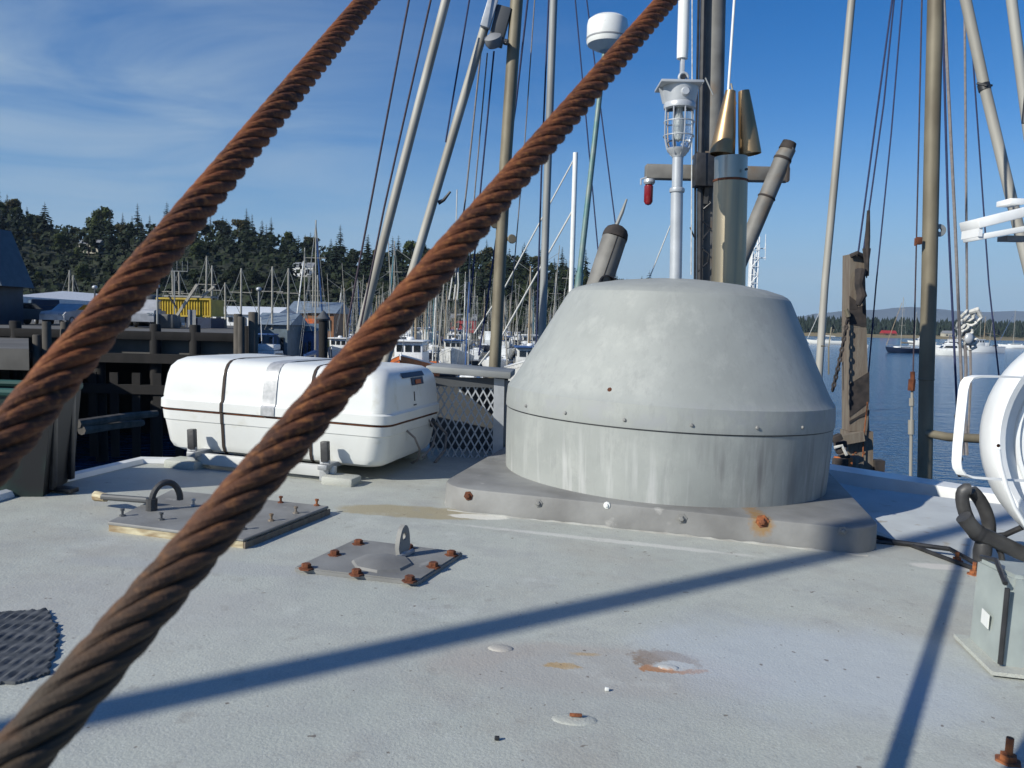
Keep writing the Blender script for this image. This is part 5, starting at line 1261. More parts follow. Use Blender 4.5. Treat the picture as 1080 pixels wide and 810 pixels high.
# ---------------------------------------------------------------- white light housing with handle at the right edge
YL_ = 1.75
lt = E('deck_searchlight', AT(1150,600,YL_),'large round white light housing cut by the right edge','searchlight')
ctr = AT(1176,466,YL_+.10); rad = pxw(130,YL_+.1)
ax = Vector((-.18,-1,.06)).normalized()
mb = MB(); mb.lathe([(0,-.22),(rad*.45,-.20),(rad*.8,-.13),(rad*.97,-.04),(rad,0),(rad*1.0,.05),(rad*.985,.062),(rad*.95,.065),(rad*.90,.058),(rad*.885,.03)],ctr,ax,n=72); mb.build('shell','white_paint',lt)
mb = MB(); mb.lathe([(rad*.884,.028),(rad*.86,.012),(rad*.80,.010),(0,.002)],ctr,ax,n=72); mb.build('face_plate','white_paint',lt)
mb = MB(); mb.lathe([(rad*.77,.010),(rad*.765,.018),(rad*.735,.018),(rad*.73,.008)],ctr,ax,n=72); mb.build('ring','white_paint',lt)
def strap(pts, wv, th, name, matn, par):
    mb = MB(); P = [Vector(p) for p in pts]; prev = None
    for i,p in enumerate(P):
        d_ = (P[min(i+1,len(P)-1)]-P[max(i-1,0)]).normalized(); nn = d_.cross(wv).normalized()
        a = [mb.v(p+wv/2+nn*th/2),mb.v(p-wv/2+nn*th/2),mb.v(p-wv/2-nn*th/2),mb.v(p+wv/2-nn*th/2)]
        if prev:
            for j in range(4): mb.face([prev[j],prev[(j+1)%4],a[(j+1)%4],a[j]])
        else: mb.face(a)
        prev = a
    mb.face(prev); return mb.build(name,matn,par)
YH = 1.62
hp = [(1100,399),(1050,397),(1030,397),(1022,399),(1018,404),(1016,412),(1013,440),(1010,470),(1009,487),(1010,494),(1014,500),(1022,503),(1045,505),(1100,508)]
strap([AT(x,y,YH+.04*max(0,(x-1040)/60)) for x,y in hp], Vector((.011,-.012,0))*1.1, .004, 'handle','white_paint',lt)
mb = MB(); mb.tube([AT(x,y,YH-.02) for x,y in [(1053,474),(1055,490),(1061,512),(1070,535),(1082,555),(1100,575)]],pxw(2.2,YH),n=10); mb.build('curved_tube','white_paint',lt)
mb = MB(); mb.lathe([(0,.004),(.003,.003),(.004,0)],AT(1053,470,YL_-.01),ax,n=8); mb.lathe([(0,.004),(.003,.003),(.004,0)],AT(1055,490,YL_-.01),ax,n=8); mb.build('rivet','rust',lt)
# rusty scuff strip on upper rim
# stand that carries the light
mb = MB(); q_ = DK(1140,640); mb.box((q_.x+.10,q_.y+.12,.10),(.10,.08,.24),bev=.01); mb.build('stand','white_paint',lt,tilt=True)
# white bracket above
wb = E('white_bracket', AT(1060,240,2.4),'white double bar bracket projecting from the upper right edge','bracket')
YB=2.4
def bar(mb,pa,pb,th,dp,Y=YB):
    A=AT(*pa,Y);B_=AT(*pb,Y+.0); d_=B_-A; mb.box((A+B_)/2,(d_.length,dp,th),rot=d_.to_track_quat('X','Z').to_matrix(),bev=.003)
mb = MB(); bar(mb,(1022,238),(1110,216),pxw(10,YB),.10); mb.build('upper_bar','white_paint',wb)
mb = MB(); bar(mb,(1023,252),(1110,236),pxw(6,YB),.08); mb.build('lower_bar','white_paint',wb)
mb = MB(); mb.box(AT(1025,245,YB),(pxw(4,YB),.09,pxw(12,YB))); mb.build('end_post','white_paint',wb); mb = MB(); mb.box(AT(1066,214,YB),(pxw(16,YB),.07,pxw(6,YB)),bev=.003); mb.build('lug','white_paint',wb)
mb = MB(); mb.box(AT(1070,252,YB+.03),(pxw(26,YB),.05,pxw(5,YB))); mb.build('clamp','grey',wb)
# black hose loop
r_ = E('hose_loop', DK(1040,592),'thick black hose looped on the rail below the white handle','hose',tilt=True)
YQ=1.95; k_=pxw(1,YQ)
pts=[]
for j in range(22):
    t_ = 2*math.pi*.97*j/21 - 1.2
    pts.append(AT(1029+11*math.cos(t_)+9*math.sin(t_), 541+25*math.sin(t_), YQ-.02*j/21))
mb = MB(); mb.tube(pts,6.8*k_,n=14); mb.build('hose','rubber',r_)
mb = MB(); mb.tube([AT(x,y,YQ-.06) for x,y in [(1016,545),(1030,562),(1050,570),(1075,582),(1110,596)]],[8*k_,8.5*k_,8*k_,8*k_,8*k_],n=14); mb.tube([AT(x,y,YQ-.03) for x,y in [(1040,566),(1060,564),(1078,556),(1100,540)]],3*k_,n=10); mb.tube([AT(x,y,YQ-.05) for x,y in [(1038,570),(1036,582),(1034,600)]],[8*k_,9*k_,7*k_],n=12); mb.tube([AT(x,y,YQ-.05) for x,y in [(1050,572),(1056,585),(1058,600)]],3*k_,n=8); mb.build('hose_tail','rubber',r_)
mb = MB(); mb.lathe([(8.8*k_,-3*k_),(9.3*k_,0),(8.8*k_,3*k_)],AT(1031,562,YQ-.06),Vector((1,0,-.6)),n=14); mb.build('tie','black',r_)
# grey-green box
r_ = E('junction_box', DK(1050,690),'grey green steel box with small white label at right edge','box',tilt=True)
bx0 = DK(1021,678); fp = DK(1052,708); 
u1 = Vector((fp.x-bx0.x,fp.y-bx0.y,0)); u2 = Vector((-u1.y*1.0,u1.x,0)).normalized()*.30
if u2.x < 0: u2 = -u2
hb = .145
P0 = Vector((bx0.x,bx0.y,.004)); P1 = P0+u1; P2 = P1+u2; P3 = P0+u2
mb = MB()
top = [P0+Vector((0,0,hb)),P1+Vector((.012,.004,hb*1.03)),P2+Vector((0,0,hb*1.0)),P3+Vector((0,0,hb))]
A=[mb.v(p) for p in (P0,P1,P2,P3)];B2=[mb.v(p) for p in top]
mb.face(A[::-1]);mb.face(B2)
for i in range(4): mb.face([A[i],A[(i+1)%4],B2[(i+1)%4],B2[i]])
bmesh.ops.bevel(mb.bm,geom=mb.bm.edges[:],offset=.006,segments=2,affect='EDGES')
M['box_green'] = mat('box_green',(.34,.38,.36),.5,.1,c2=(.26,.29,.28),ns=14,c3=(.30,.16,.08),ns3=30,lo3=.68,hi3=.74)
mb.build('housing','box_green',r_,tilt=True)
nf = Vector((u1.y,-u1.x,0)).normalized()
if nf.dot(Vector((0,-1,0)))<0 and nf.x>0: nf=-nf
nf = -u2.normalized()
e1 = u1.normalized(); cL = P0+u1*.52+Vector((0,0,hb*.42))+nf*.0015
mb = MB(); mb.prism([cL-e1*.014-Vector((0,0,.011)),cL+e1*.014-Vector((0,0,.013)),cL+e1*.014+Vector((0,0,.010)),cL-e1*.014+Vector((0,0,.012))],nf*.0012); mb.build('label_plate','gelcoat',r_,tilt=True)
mb = MB(); mb.tube([P1+Vector((.0,-.005,.01)),P1+Vector((.0,-.004,hb*.9))],.004,n=8); mb.tube([P1+Vector((-.004,-.004,hb*.95)),P1+Vector((.012,.05,hb*1.1)),P1+Vector((.03,.12,hb*1.0))],.004,n=6); mb.build('edge_seal','black',r_,tilt=True)
mb = MB(); mb.prism([P0-e1*.01+nf*.02,P1+e1*.03+nf*.02,P1+e1*.03+u2,P0+u2-e1*.01],(0,0,.006)); mb.build('foot_plate','roof_paint',r_,tilt=True)
# rusty bolts standing on the roof
for (px,py,h_,lab) in [(1009,592,.022,'small rusty bolt standing by the black seam at right'),(1027,606,.028,'rusty bolt beside the top corner of the grey green box'),(1063,803,.03,'rusty bolt head at the bottom right corner')]:
    p = DK(px,py); r_ = E('rusty_bolt',(p.x,p.y,0),lab,'bolt',tilt=True)
    mb = MB(); mb.lathe([(.016,0),(.015,.002),(.010,.003),(.010,.009),(0,.010)],(p.x,p.y,0),n=6); mb.build('nut','rust_bright',r_,tilt=True)
    mb = MB(); mb.tube([(p.x,p.y,.005),(p.x,p.y,h_)],.0045,n=8); mb.build('stud','rust_bright',r_,tilt=True)
# dark cable at the foot of the flange
mb = MB(); mb.tube([(re.x+.0,re.y+.12,.006),(re.x+.04,re.y+.03,.008),(re.x+.16,re.y-.015,.008),(rf_.x+.02,rf_.y-.03,.008)],.006,n=8); tag(mb.build('deck_cable','black',tilt=True),'thin black cable running right from the flange corner','cable')

# ---------------------------------------------------------------- square plate with pad eye
c_ = [DK(310,603),DK(375,572.5),DK(488,586.5),DK(440,618)]
pl = E('pad_eye_plate', sum(c_,Vector())/4,'square metal plate with rusty bolts and upright pad eye','deck plate',tilt=True)
mb = MB(); mb.prism([Vector((p.x,p.y,-.002)) for p in c_],(0,0,.0115)); bmesh.ops.bevel(mb.bm,geom=mb.bm.edges[:],offset=.0025,segments=2,affect='EDGES'); mb.build('plate','flange',pl,tilt=True)
for (px,py) in [(323,599),(353,585),(378,573.5),(376,605),(432,612),(457,597.5),(476,585),(431,578.5)]:
    p = DK(px,py,.01); mb = MB(); mb.lathe([(.0155,-.001),(.0145,.0015),(.0095,.0025),(.0095,.009),(.0085,.010),(0,.010)],(p.x,p.y,.009),n=6); mb.build('bolt','rust',pl,tilt=True)
p = DK(403,594,.01); mb = MB(); mb.lathe([(.062,0),(.058,.005),(.05,.007),(.03,.012),(0,.013)],(p.x,p.y,.009),n=8); mb.build('doubler','flange',pl,tilt=True)
p = DK(424,586,.01); mb = MB(); prof=[(-.022,0),(-.018,.030),(-.0125,.046),(-.004,.055),(.004,.056),(.012,.049),(.018,.035),(.024,0)]
dirv = Vector((.45,.89,0)).normalized(); nv = Vector((-dirv.y,dirv.x,0))*.010
outer = [Vector((p.x,p.y,.012))+dirv*a*1.0+Vector((0,0,b_*1.15)) for a,b_ in prof]
hole = [Vector((p.x,p.y,.012))+dirv*(.0075*math.cos(2*math.pi*k/16))+Vector((0,0,.040+.0085*math.sin(2*math.pi*k/16))) for k in range(16)]
# ring-like face with hole
def holed(mb, outer, hole, ext):
    cc = sum(hole,Vector())/len(hole); n = len(hole)
    def ang(v): w_=v-cc; return math.atan2(w_.z,w_.dot(dirv))
    oo=[]
    for h in hole:
        d=(h-cc).normalized(); best=None
        for i in range(len(outer)):
            a=outer[i];b=outer[(i+1)%len(outer)]
            # intersect in (dirv,z)
            ax_,az_=(a-cc).dot(dirv),(a-cc).z; bx_,bz_=(b-cc).dot(dirv),(b-cc).z; dx_,dz_=d.dot(dirv),d.z
            den=dx_*(bz_-az_)-dz_*(bx_-ax_)
            if abs(den)<1e-12: continue
            t=(ax_*(bz_-az_)-az_*(bx_-ax_))/den; s_=(ax_*dz_-az_*dx_)/den*(-1)*(-1)
            s_=((t*dx_-ax_)*(bx_-ax_)+(t*dz_-az_)*(bz_-az_))/((bx_-ax_)**2+(bz_-az_)**2)
            if t>0 and -1e-6<=s_<=1+1e-6 and (best is None or t<best): best=t
        oo.append(cc+d*(best or .02))
    for off,flip in ((-ext/2,False),(ext/2,True)):
        pass
    F=[[mb.v(q-ext/2) for q in oo],[mb.v(q-ext/2) for q in hole],[mb.v(q+ext/2) for q in hole],[mb.v(q+ext/2) for q in oo]]
    for a,b in ((0,1),(1,2),(2,3),(3,0)):
        for i in range(n): mb.face([F[a][i],F[a][(i+1)%n],F[b][(i+1)%n],F[b][i]])
holed(mb,outer,hole,nv); mb.build('pad_eye','flange',pl,tilt=True)
mb = MB(); mb.tube([Vector((p.x,p.y,.014))+dirv*(-.03+.06*k/8)-nv*.6+Vector((0,0,rr.uniform(-.001,.001))) for k in range(9)],[rr.uniform(.004,.007) for _ in range(9)],n=6); mb.build('weld','alu',pl,tilt=True)

# ---------------------------------------------------------------- raised hatch cover
hc = [DK(113,552,.018),DK(180,518,.018),DK(347,535,.018),DK(257,570,.018)]
ht = E('hatch_cover', sum(hc,Vector())/4,'raised square hatch cover with cream wooden edge left of the ropes','hatch',tilt=True)
mb = MB(); mb.prism([Vector((p.x,p.y,.0145)) for p in hc],(0,0,.007)); bmesh.ops.bevel(mb.bm,geom=mb.bm.edges[:],offset=.002,segments=1,affect='EDGES'); mb.build('top_plate','flange',ht,tilt=True)
mb = MB(); cc = sum(hc,Vector())/4; mb.prism([Vector((cc.x+(p.x-cc.x)*.985,cc.y+(p.y-cc.y)*.985,-.002)) for p in hc],(0,0,.0163)); mb.build('wooden_edge','cream',ht,tilt=True)
mb = MB(); q0=hc[3];q1=hc[2]; dd_=Vector(((q1-q0).y,-(q1-q0).x,0)).normalized()*.004; mb.prism([Vector((q0.x,q0.y,0)),Vector((q1.x,q1.y,0)),Vector((q1.x,q1.y,.014)),Vector((q0.x,q0.y,.014))],dd_); mb.build('side_strip','timber',ht,tilt=True)
for (px,py,m_) in [(129,544,'dark_grey'),(170,548,'dark_grey'),(257,558,'dark_grey'),(286,549,'grey_paint'),(312,541,'grey_paint'),(334,533,'rust_bright'),(296,530,'rust'),(204,533,'alu'),(232,562,'alu')]:
    p = DK(px,py,.022); mb = MB(); mb.lathe([(.008,0),(.007,.003),(.0030,.004),(.0030,.012),(.005,.013),(.005,.017),(0,.018)],(p.x,p.y,.0212),n=8); mb.build('stud',m_,ht,tilt=True)
# black lifting bar and hoop on the hatch
r_ = E('lifting_handle', DK(150,530,.04),'dark bar with white cap and black hoop lying on the hatch','handle',tilt=True)
mb = MB(); a=DK(108,524,.03); b_=DK(162,528,.035); mb.tube([a,b_],.008,n=10); mb.build('bar','dark_grey',r_,tilt=True)
mb = MB(); mb.tube([DK(98,524,.025),DK(101,523,.027),DK(112,525,.028)],[.008,.013,.010],n=10); mb.build('end_cap','cream',r_,tilt=True)
p0 = DK(160,530,.04); p1 = DK(190,527,.04); mb = MB()
mb.tube([p0.lerp(p1,.5-.5*math.cos(math.pi*k/14))+Vector((0,0,.045*math.sin(math.pi*k/14))) for k in range(15)],.0075,n=10); mb.tube([p0+Vector((0,0,-.02)),p0+Vector((0,0,.01))],.013,n=10); mb.build('hoop','rubber',r_,tilt=True)
# ---------------------------------------------------------------- liferaft canister on its cradle
za = .040
A = DK(392,497,za); B_ = DK(181,480,za); Ccorner = Vector((A.x+.012,A.y,0))
dirx = Vector((A.x-B_.x, A.y-B_.y, 0)); print('raft axis', dirx, dirx.length)
ang = R(-13); LX = .785; DY = .53
ex = Vector((math.cos(ang),math.sin(ang),0)); ey = Vector((-math.sin(ang),math.cos(ang),0))
nr = Vector((A.x,A.y,0))+ex*.040   # near right lower corner
cen = nr - ex*LX/2 + ey*DY/2
raft = E('liferaft_canister', (cen.x,cen.y,za), 'white liferaft canister strapped on a metal cradle','liferaft',tilt=True)
def rp(x,y,z): return cen+ex*x+ey*y+Vector((0,0,za+z))
def loft(mb, levels, w_, d_, cap=(True,True)):
    loops=[]
    for z,ins,r_ in levels: loops.append([mb.v(rp(x,y,z)) for x,y in rrect(w_-2*ins,d_-2*ins,r_,8)])
    for P,Q in zip(loops,loops[1:]):
        n=len(P)
        for j in range(n): mb.face([P[j],P[(j+1)%n],Q[(j+1)%n],Q[j]])
    if cap[0]: mb.face(loops[0][::-1])
    if cap[1]: mb.face(loops[-1])
LOW=[(.0,.055,.05),(.003,.040,.055),(.012,.024,.06),(.03,.016,.06),(.100,.006,.055),(.103,.003,.055),(.132,.000,.055)]
UP=[(.138,.001,.055),(.140,-.004,.055),(.166,-.004,.055),(.171,.002,.055),(.177,.004,.045),(.20,.006,.046),(.245,.011,.048),(.270,.017,.050),(.288,.029,.055),(.299,.047,.06),(.303,.070,.065)]
mb = MB(); loft(mb,LOW,LX,DY,(True,False)); mb.build('lower_shell','gelcoat',raft,tilt=True)
mb = MB(); loft(mb,UP,LX,DY,(False,True)); mb.build('upper_shell','gelcoat',raft,tilt=True)
mb = MB(); loft(mb,[(.1335,.001,.055),(.1372,.001,.055)],LX,DY,(False,False)); mb.build('joint_seal','rust',raft,tilt=True)
PRO = [(z,i) for z,i,_ in LOW]+[(z,i) for z,i,_ in UP]
def wrap(x0,w_,off,name,matn,levels=PRO,back=True):
    mb = MB()
    pr = [( -DY/2+i-off, z) for z,i in levels]
    pr += [(-DY/2+.12,.303+off),(DY/2-.12,.303+off)] + ([(DY/2-i+off,z) for z,i in reversed(levels)] if back else [])
    A_=[mb.v(rp(x0-w_/2,y,z)) for y,z in pr];B2=[mb.v(rp(x0+w_/2,y,z)) for y,z in pr]
    A3=[mb.v(rp(x0-w_/2,y*(1-.004/abs(y)) if y else y,z-.001)) for y,z in pr];B3=[mb.v(rp(x0+w_/2,y*(1-.004/abs(y)) if y else y,z-.001)) for y,z in pr]
    for i in range(len(pr)-1):
        mb.face([A_[i],A_[i+1],B2[i+1],B2[i]]); mb.face([A_[i],A_[i+1],A3[i+1],A3[i]]); mb.face([B2[i],B2[i+1],B3[i+1],B3[i]])
    return mb.build(name,matn,raft,tilt=True)
M['webbing']=mat('webbing',(.045,.03,.022),.8,ns=60); wrap(-.155,.009,.003,'strap','webbing'); wrap(.145,.009,.003,'strap','webbing')
M['silver_tape'] = mat('silver_tape',(.36,.37,.37),.45,.2,c2=(.50,.50,.50),ns=70)
wrap(.005,.045,.0032,'silver_band','silver_tape',levels=[(z,i) for z,i in PRO if z>=.138],back=False)
# recessed look of the moulded shoulders next to the straps
# end decal: dark sticker with orange block, no readable words
def end_at(px,py,off=.002):
    d=Ti@ray(px,py); c=Ti@CAM; p0=rp(LX/2-.012,0,0); t=(p0-c).dot(ex)/d.dot(ex); return c+d*t+ex*off
def decal(cornersz, name, matn, off):
    mb=MB(); pts=[rp(LX/2-i-0.0+off,y,z) for y,z,i in cornersz]; mb.prism(pts,ex*-.0015); mb.build(name,matn,raft,tilt=True)
def ins_at(z):
    for (z0,i0),(z1,i1) in zip(PRO,PRO[1:]):
        if z0<=z<=z1 and z1>z0: return i0+(i1-i0)*(z-z0)/(z1-z0)
    return 0
def dec(y0,y1,z0,z1,matn,off=.002):
    decal([(y0,z0,ins_at(z0)),(y1,z0,ins_at(z0)),(y1,z1,ins_at(z1)),(y0,z1,ins_at(z1))],'sticker',matn,off)
dec(-.10,.10,.2725,.2875,'navy',.004); dec(-.03,.08,.246,.2695,'navy',.003); dec(.0,.05,.250,.263,'orange_hull',.0055)
dec(-.015,-.010,.195,.225,'black',.002); dec(-.022,.002,.180,.184,'black',.002)
# cord loops at the end
mb = MB(); pts=[(LX/2-.004,-.08,.105),(LX/2+.018,-.06,.08),(LX/2+.028,-.035,.04),(LX/2+.012,.0,.0),(LX/2-.02,.03,-.02)]
mb.tube([rp(*p) for p in pts],.0035,n=8); pts=[(LX/2-.004,.13,.12),(LX/2+.02,.15,.08),(LX/2+.02,.12,.03),(LX/2+.01,.05,.0)]
mb.tube([rp(*p) for p in pts],.0035,n=8); pts=[(LX/2,.20,.10),(LX/2+.03,.24,.06),(LX/2+.03,.23,.0),(LX/2+.01,.18,-.04)]; mb.tube([rp(*p) for p in pts],.005,n=8); mb.build('cord','rope_grey',raft,tilt=True)
mb = MB(); mb.lathe([(0,.012),(.012,.010),(.018,.0)],rp(LX/2-.004,.17,.105),ex,n=16); mb.build('plug','black',raft,tilt=True)
# cradle
cr = E('raft_cradle', (cen.x,cen.y,0),'metal cradle with black topped lugs under the white canister','cradle',tilt=True)
def cp(x,y,z): return cen+ex*x+ey*y+Vector((0,0,z))
Rz = Matrix.Rotation(ang,3,'Z')
mb = MB(); mb.box(cp(.0,-DY/2-.015,.030),(LX*.62,.022,.034),rot=Rz,bev=.003); mb.build('long_beam','old_white',cr,tilt=True); mb = MB(); mb.box(cp(.0,DY/2-.03,.030),(LX*.8,.022,.034),rot=Rz,bev=.003); mb.build('long_beam','old_white',cr,tilt=True)
mb = MB()
for x in (-.22,.22): mb.box(cp(x,-.03,.048),(.03,DY+.06,.016),rot=Rz,bev=.002)
mb.build('cross_beam','alu',cr,tilt=True)
for (x,y) in ((-.235,-DY/2-.03),(.215,-DY/2-.03),(.30,DY/2+.015),(-.28,DY/2+.015)):
    mb = MB(); mb.box(cp(x,y,.035),(.030,.012,.066),rot=Rz,bev=.002); u_=mb.build('upright','alu',cr,tilt=True)
    mb = MB(); mb.box(cp(x,y-.002 if y<0 else y,.092),(.024,.020,.062),rot=Rz@Matrix.Rotation(R(-4),3,'Y'),bev=.003); mb.build('rubber_pad','rubber',u_,tilt=True)
for (x,y,s_) in ((.27,-DY/2-.03,1),(-.26,-DY/2-.02,1.1),(.30,DY/2-.02,.9),(-.30,DY/2,.9)):
    mb = MB(); mb.box(cp(x,y,.010),(.10*s_,.075*s_,.030),rot=Rz,bev=.008,seg=2); mb.build('foot_block','roof_paint',cr,tilt=True)

# ---------------------------------------------------------------- guard frame with expanded metal, right of the raft
YF=2.95
gf = E('mesh_guard', AT(500,500,YF),'grey metal housing with diamond mesh panel between raft and dome','mesh guard')
cA=AT(452,389,YF); cB=AT(541,396,YF-.02)
mb = MB(); d_=cB-cA; mb.box((cA+cB)/2+Vector((0,.11,0)),(d_.length,.26,pxw(7,YF)),rot=d_.to_track_quat('X','Z').to_matrix(),bev=.003); mb.build('top_cap','grey_pole',gf)
mb = MB(); a=AT(528,399,YF);b_=AT(526,505,YF); mb.prism([AT(521,399,YF),AT(532,400,YF),AT(530,506,YF),AT(519,506,YF)],(0,.02,0)); mb.build('post','lamp_grey',gf)
mb = MB(); mb.prism([AT(532.5,401,YF+.01),AT(538,402,YF+.12),AT(536,506,YF+.12),AT(530.5,506,YF+.01)],(0,.01,0)); mb.build('side_panel','grey_paint',gf)
mb = MB(); mb.prism([AT(455,397,YF),AT(520.5,399,YF),AT(520.5,409,YF),AT(455,407,YF)],(0,.01,0)); mb.build('header','dark_grey',gf)
mb = MB(); p0=AT(455,407,YF+.01); p1=AT(520.5,505,YF+.01)
xw=p1.x-p0.x; zt_=p0.z; zb_=p1.z; cw=pxw(8.2,YF); ch=pxw(15,YF); k=ch/cw
def clipseg(x0,z0,x1,z1):
    # clip a line to the panel rectangle
    t0,t1=0.,1.; dx_=x1-x0; dz_=z1-z0
    for p_,q_ in ((-dx_,x0-p0.x),(dx_,p1.x-x0),(-dz_,z0-zb_),(dz_,zt_-z0)):
        if abs(p_)<1e-12:
            if q_<0: return None
        else:
            r__=q_/p_
            if p_<0: t0=max(t0,r__)
            else: t1=min(t1,r__)
    if t0>=t1: return None
    return (x0+dx_*t0,z0+dz_*t0,x0+dx_*t1,z0+dz_*t1)
H_=zt_-zb_
for s_ in (1,-1):
    n_=int((xw+H_/k)/cw)+2
    for i in range(n_):
        x0=p0.x-(H_/k if s_>0 else 0)+i*cw
        seg_=clipseg(x0,zb_,x0+s_*H_/k,zt_) if s_>0 else clipseg(x0,zb_,x0-H_/k,zt_)
        if seg_:
            a_=Vector((seg_[0],YF+.012,seg_[1]));b2=Vector((seg_[2],YF+.012,seg_[3])); d_=(b2-a_); nn=Vector((-d_.z,0,d_.x)).normalized()*pxw(.75,YF)
            off=Vector((0,.0012*s_,0)); mb.prism([a_-nn+off,a_+nn+off,b2+nn+off,b2-nn+off],(0,.0018,0))
mb.build('mesh_panel','lamp_grey',gf,smooth=False)
mb = MB(); mb.prism([AT(453,398,YF+.20),AT(536,399,YF+.20),AT(536,508,YF+.20),AT(453,508,YF+.20)],(0,.01,0)); mb.build('back_panel','dark_grey',gf)

# ---------------------------------------------------------------- green-black bin at the left roof edge
gl = [DK(-90,560),DK(40,527),DK(78,503)]
gb = E('steel_bin', DK(0,530),'dark green and black steel bin on the left roof edge','bin',tilt=True)
b0=DK(45,524); b1=DK(77,505); dv=Vector((b1.x-b0.x,b1.y-b0.y,0)); lv=Vector((-1.1,-.28,0))
ba=[Vector((b0.x,b0.y,.0)),Vector((b1.x,b1.y,0)),Vector((b1.x,b1.y,0))+lv,Vector((b0.x,b0.y,0))+lv]
mb = MB(); tpz=.265; A_=[mb.v(p) for p in ba];B2=[mb.v(p+Vector((0.02 if i<2 else 0,0,tpz))) for i,p in enumerate(ba)]
mb.face(A_[::-1])
for i in range(4): mb.face([A_[i],A_[(i+1)%4],B2[(i+1)%4],B2[i]])
inn=[mb.v(p+Vector((0,0,tpz-.01))-(p-sum(ba,Vector())/4)*.06) for p in ba]; inb=[mb.v(p+Vector((0,0,.05))-(p-sum(ba,Vector())/4)*.06) for p in ba]
for i in range(4): mb.face([B2[i],B2[(i+1)%4],inn[(i+1)%4],inn[i]]); mb.face([inn[i],inn[(i+1)%4],inb[(i+1)%4],inb[i]])
mb.face(inb); mb.build('bin_body','green_bin',gb,tilt=True)
mb = MB(); mb.tube([p+Vector((0.02 if i<2 else 0,0,tpz)) for i,p in enumerate(ba)]+[ba[0]+Vector((.02,0,tpz))],.010,n=8); M['rim_green']=mat('rim_green',(.03,.10,.08),.6,ns=8); mb.build('rim','rim_green',gb,tilt=True)
mb = MB()
for f in (.2,.8):
    q=ba[0].lerp(ba[1],f); mb.box(q+Vector((.012,-.004,.13)),(.012,.02,.24),rot=(0,0,0),bev=.002)
mb.build('rib','black',gb,tilt=True)
mb = MB(); p=DK(62,519); mb.box((p.x,p.y,.010),(.10,.03,.012),rot=(0,0,R(-14)),bev=.002); tag(mb.build('black_bracket','black',tilt=True),'short flat black bracket beside the steel bin','bracket')
# ribbed rubber mat at the left
mt_ = [DK(-60,652),DK(48,645),DK(60,672),DK(50,712),DK(20,722),DK(-70,728)]
mb = MB(); cx0=min(p.x for p in mt_);cx1=max(p.x for p in mt_);cy0=min(p.y for p in mt_);cy1=max(p.y for p in mt_)
def inside(x,y):
    c=False; n=len(mt_)
    for i in range(n):
        a=mt_[i];b=mt_[(i+1)%n]
        if (a.y>y)!=(b.y>y) and x<(b.x-a.x)*(y-a.y)/(b.y-a.y)+a.x: c=not c
    return c
st_=.0035; nx=int((cx1-cx0)/st_)+1; ny=int((cy1-cy0)/st_)+1; G_={}
def mz(x,y): return .0045+.0016*math.sin(x*420+2.5*noise.noise(Vector((x*9,y*9,1))))*(.6+.4*math.sin(y*160))+.0012*noise.noise(Vector((x*14,y*14,3)))
for i in range(nx):
    for j in range(ny):
        x=cx0+i*st_;y=cy0+j*st_
        jit=noise.noise(Vector((x*90,y*90,0)))*.005+noise.noise(Vector((x*12,y*12,5)))*.005
        if not inside(x+jit,y+jit): continue
        q=[]
        for (di,dj) in ((0,0),(1,0),(1,1),(0,1)):
            k2=(i+di,j+dj)
            if k2 not in G_: X_=cx0+k2[0]*st_;Y_=cy0+k2[1]*st_; G_[k2]=mb.v((X_,Y_,mz(X_,Y_)))
            q.append(G_[k2])
        mb.face(q)
bmesh.ops.smooth_vert(mb.bm,verts=[v for v in mb.bm.verts if any(e.is_boundary for e in v.link_edges)],factor=.5,use_axis_x=True,use_axis_y=True)
be=[e for e in mb.bm.edges if e.is_boundary]; ex_=bmesh.ops.extrude_edge_only(mb.bm,edges=be)
for v in [g for g in ex_['geom'] if isinstance(g,bmesh.types.BMVert)]: v.co.z=.0003
tag(mb.build('rubber_mat',mat('mat_rubber',(.045,.05,.055),.7,c2=(.09,.095,.10),ns=60,lo=.4,hi=.6),tilt=True,smooth=False),'ragged dark ribbed rubber mat on the roof at left edge','mat')

# ---------------------------------------------------------------- mast and backstay behind the viewer, whose shadows cross the roof
sh = E('aft_mast',(-3.0,-.863,0),'grey mast standing behind and left of the viewer','mast',tilt=False)
mb = MB(); mb.tube([(-3.0,-.863,-.3),(-3.0,-.863,3.5)],.036,n=16); mb.build('mast_tube','alu_pole',sh)
mb = MB(); mb.lathe([(.12,-.0),(.12,.012),(.05,.02),(.04,.10)],(-3.0,-.863,.06),n=16); mb.build('foot_collar','alu_pole',sh)

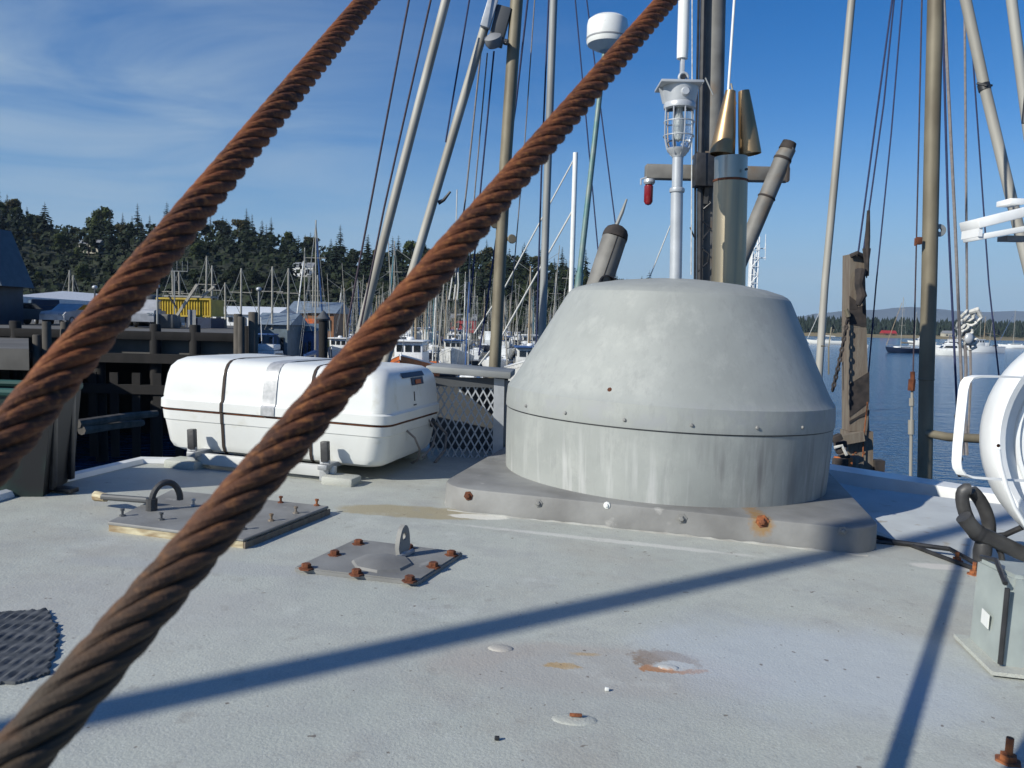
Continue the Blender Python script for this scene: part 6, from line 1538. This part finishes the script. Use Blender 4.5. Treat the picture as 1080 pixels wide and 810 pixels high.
# ---------------------------------------------------------------- rusty wire ropes in the foreground
def wire_rope(Pa, Pb, r_, label, hand=1, ns=6, pitch_d=5.2):
    A=Vector(Pa);B_=Vector(Pb); ax=(B_-A); L_=ax.length; ax.normalize()
    u=ax.orthogonal().normalized(); v=ax.cross(u)
    mb=MB(); rc=r_*.69; sr=r_*.345; pitch=pitch_d*2*r_; steps=int(L_/(r_*.16)); nr_=36
    for s_ in range(ns):
        ph=2*math.pi*s_/ns; prev=None
        for i in range(steps+1):
            t=L_*i/steps; th=ph+hand*2*math.pi*t/pitch
            rad_=u*math.cos(th)+v*math.sin(th); tan_=(-u*math.sin(th)+v*math.cos(th))
            wob=1+.02*noise.noise(Vector((t*60,s_*7,0)))
            c=A+ax*t+rad_*rc*wob
            T=(ax+tan_*(hand*2*math.pi*rc/pitch)).normalized(); Nn=rad_; Bn=T.cross(Nn)
            tw=-hand*t/(pitch*.62)*2*math.pi
            ring=[]
            for j in range(nr_):
                a=2*math.pi*j/nr_
                q=sr*(1+.05*math.cos(9*a+tw*3)+.02*noise.noise(Vector((t*300,a*2,s_))))
                ring.append(mb.v(c+(Nn*math.cos(a)+Bn*math.sin(a))*q))
            if prev:
                for j in range(nr_): mb.face([prev[j],prev[(j+1)%nr_],ring[(j+1)%nr_],ring[j]])
            prev=ring
    mb.tube([A,B_],r_*.40,n=8)
    o=mb.build('wire_rope','rusty_wire',sharp=60)
    return tag(o,label,'wire rope','pair of rusty wire ropes')
def rope_line(p1,d1,p2,d2,e1,e2):
    A=CAM+ray(*p1)*d1; B_=CAM+ray(*p2)*d2; D=B_-A
    return A-D*e1, B_+D*e2
RR=.0100
a,b_=rope_line((30,786),.373*.74,(700,4),1.10*.74,.06,.35); wire_rope(a,b_,RR,'thick rusty wire rope crossing the whole view, nearer the dome')
a,b_=rope_line((0,472),.445*.8,(384,4),1.12*.8,.08,.35); wire_rope(a,b_,RR*1.07,'thick rusty wire rope across the upper left, left of two')

# ================================================================== HAZE
mb = MB(); mb.box((1500,3700,150),(9000,8400,330)); hz=mb.build('haze','white_paint',smooth=False); tag(hz,kind='stuff')
for v in hz.data.vertices: v.co.z = WATER-1.2 if v.co.z<100 else 620
hm=bpy.data.materials.new('sea_haze'); hm.use_nodes=True; t=hm.node_tree; t.nodes.clear()
pv=N(t,'ShaderNodeVolumePrincipled'); pv.inputs['Color'].default_value=(.55,.72,.95,1); pv.inputs['Density'].default_value=.00006; pv.inputs['Anisotropy'].default_value=0.0
ou=N(t,'ShaderNodeOutputMaterial'); t.links.new(pv.outputs[0],ou.inputs['Volume'])
hz.data.materials.clear(); hz.data.materials.append(hm)
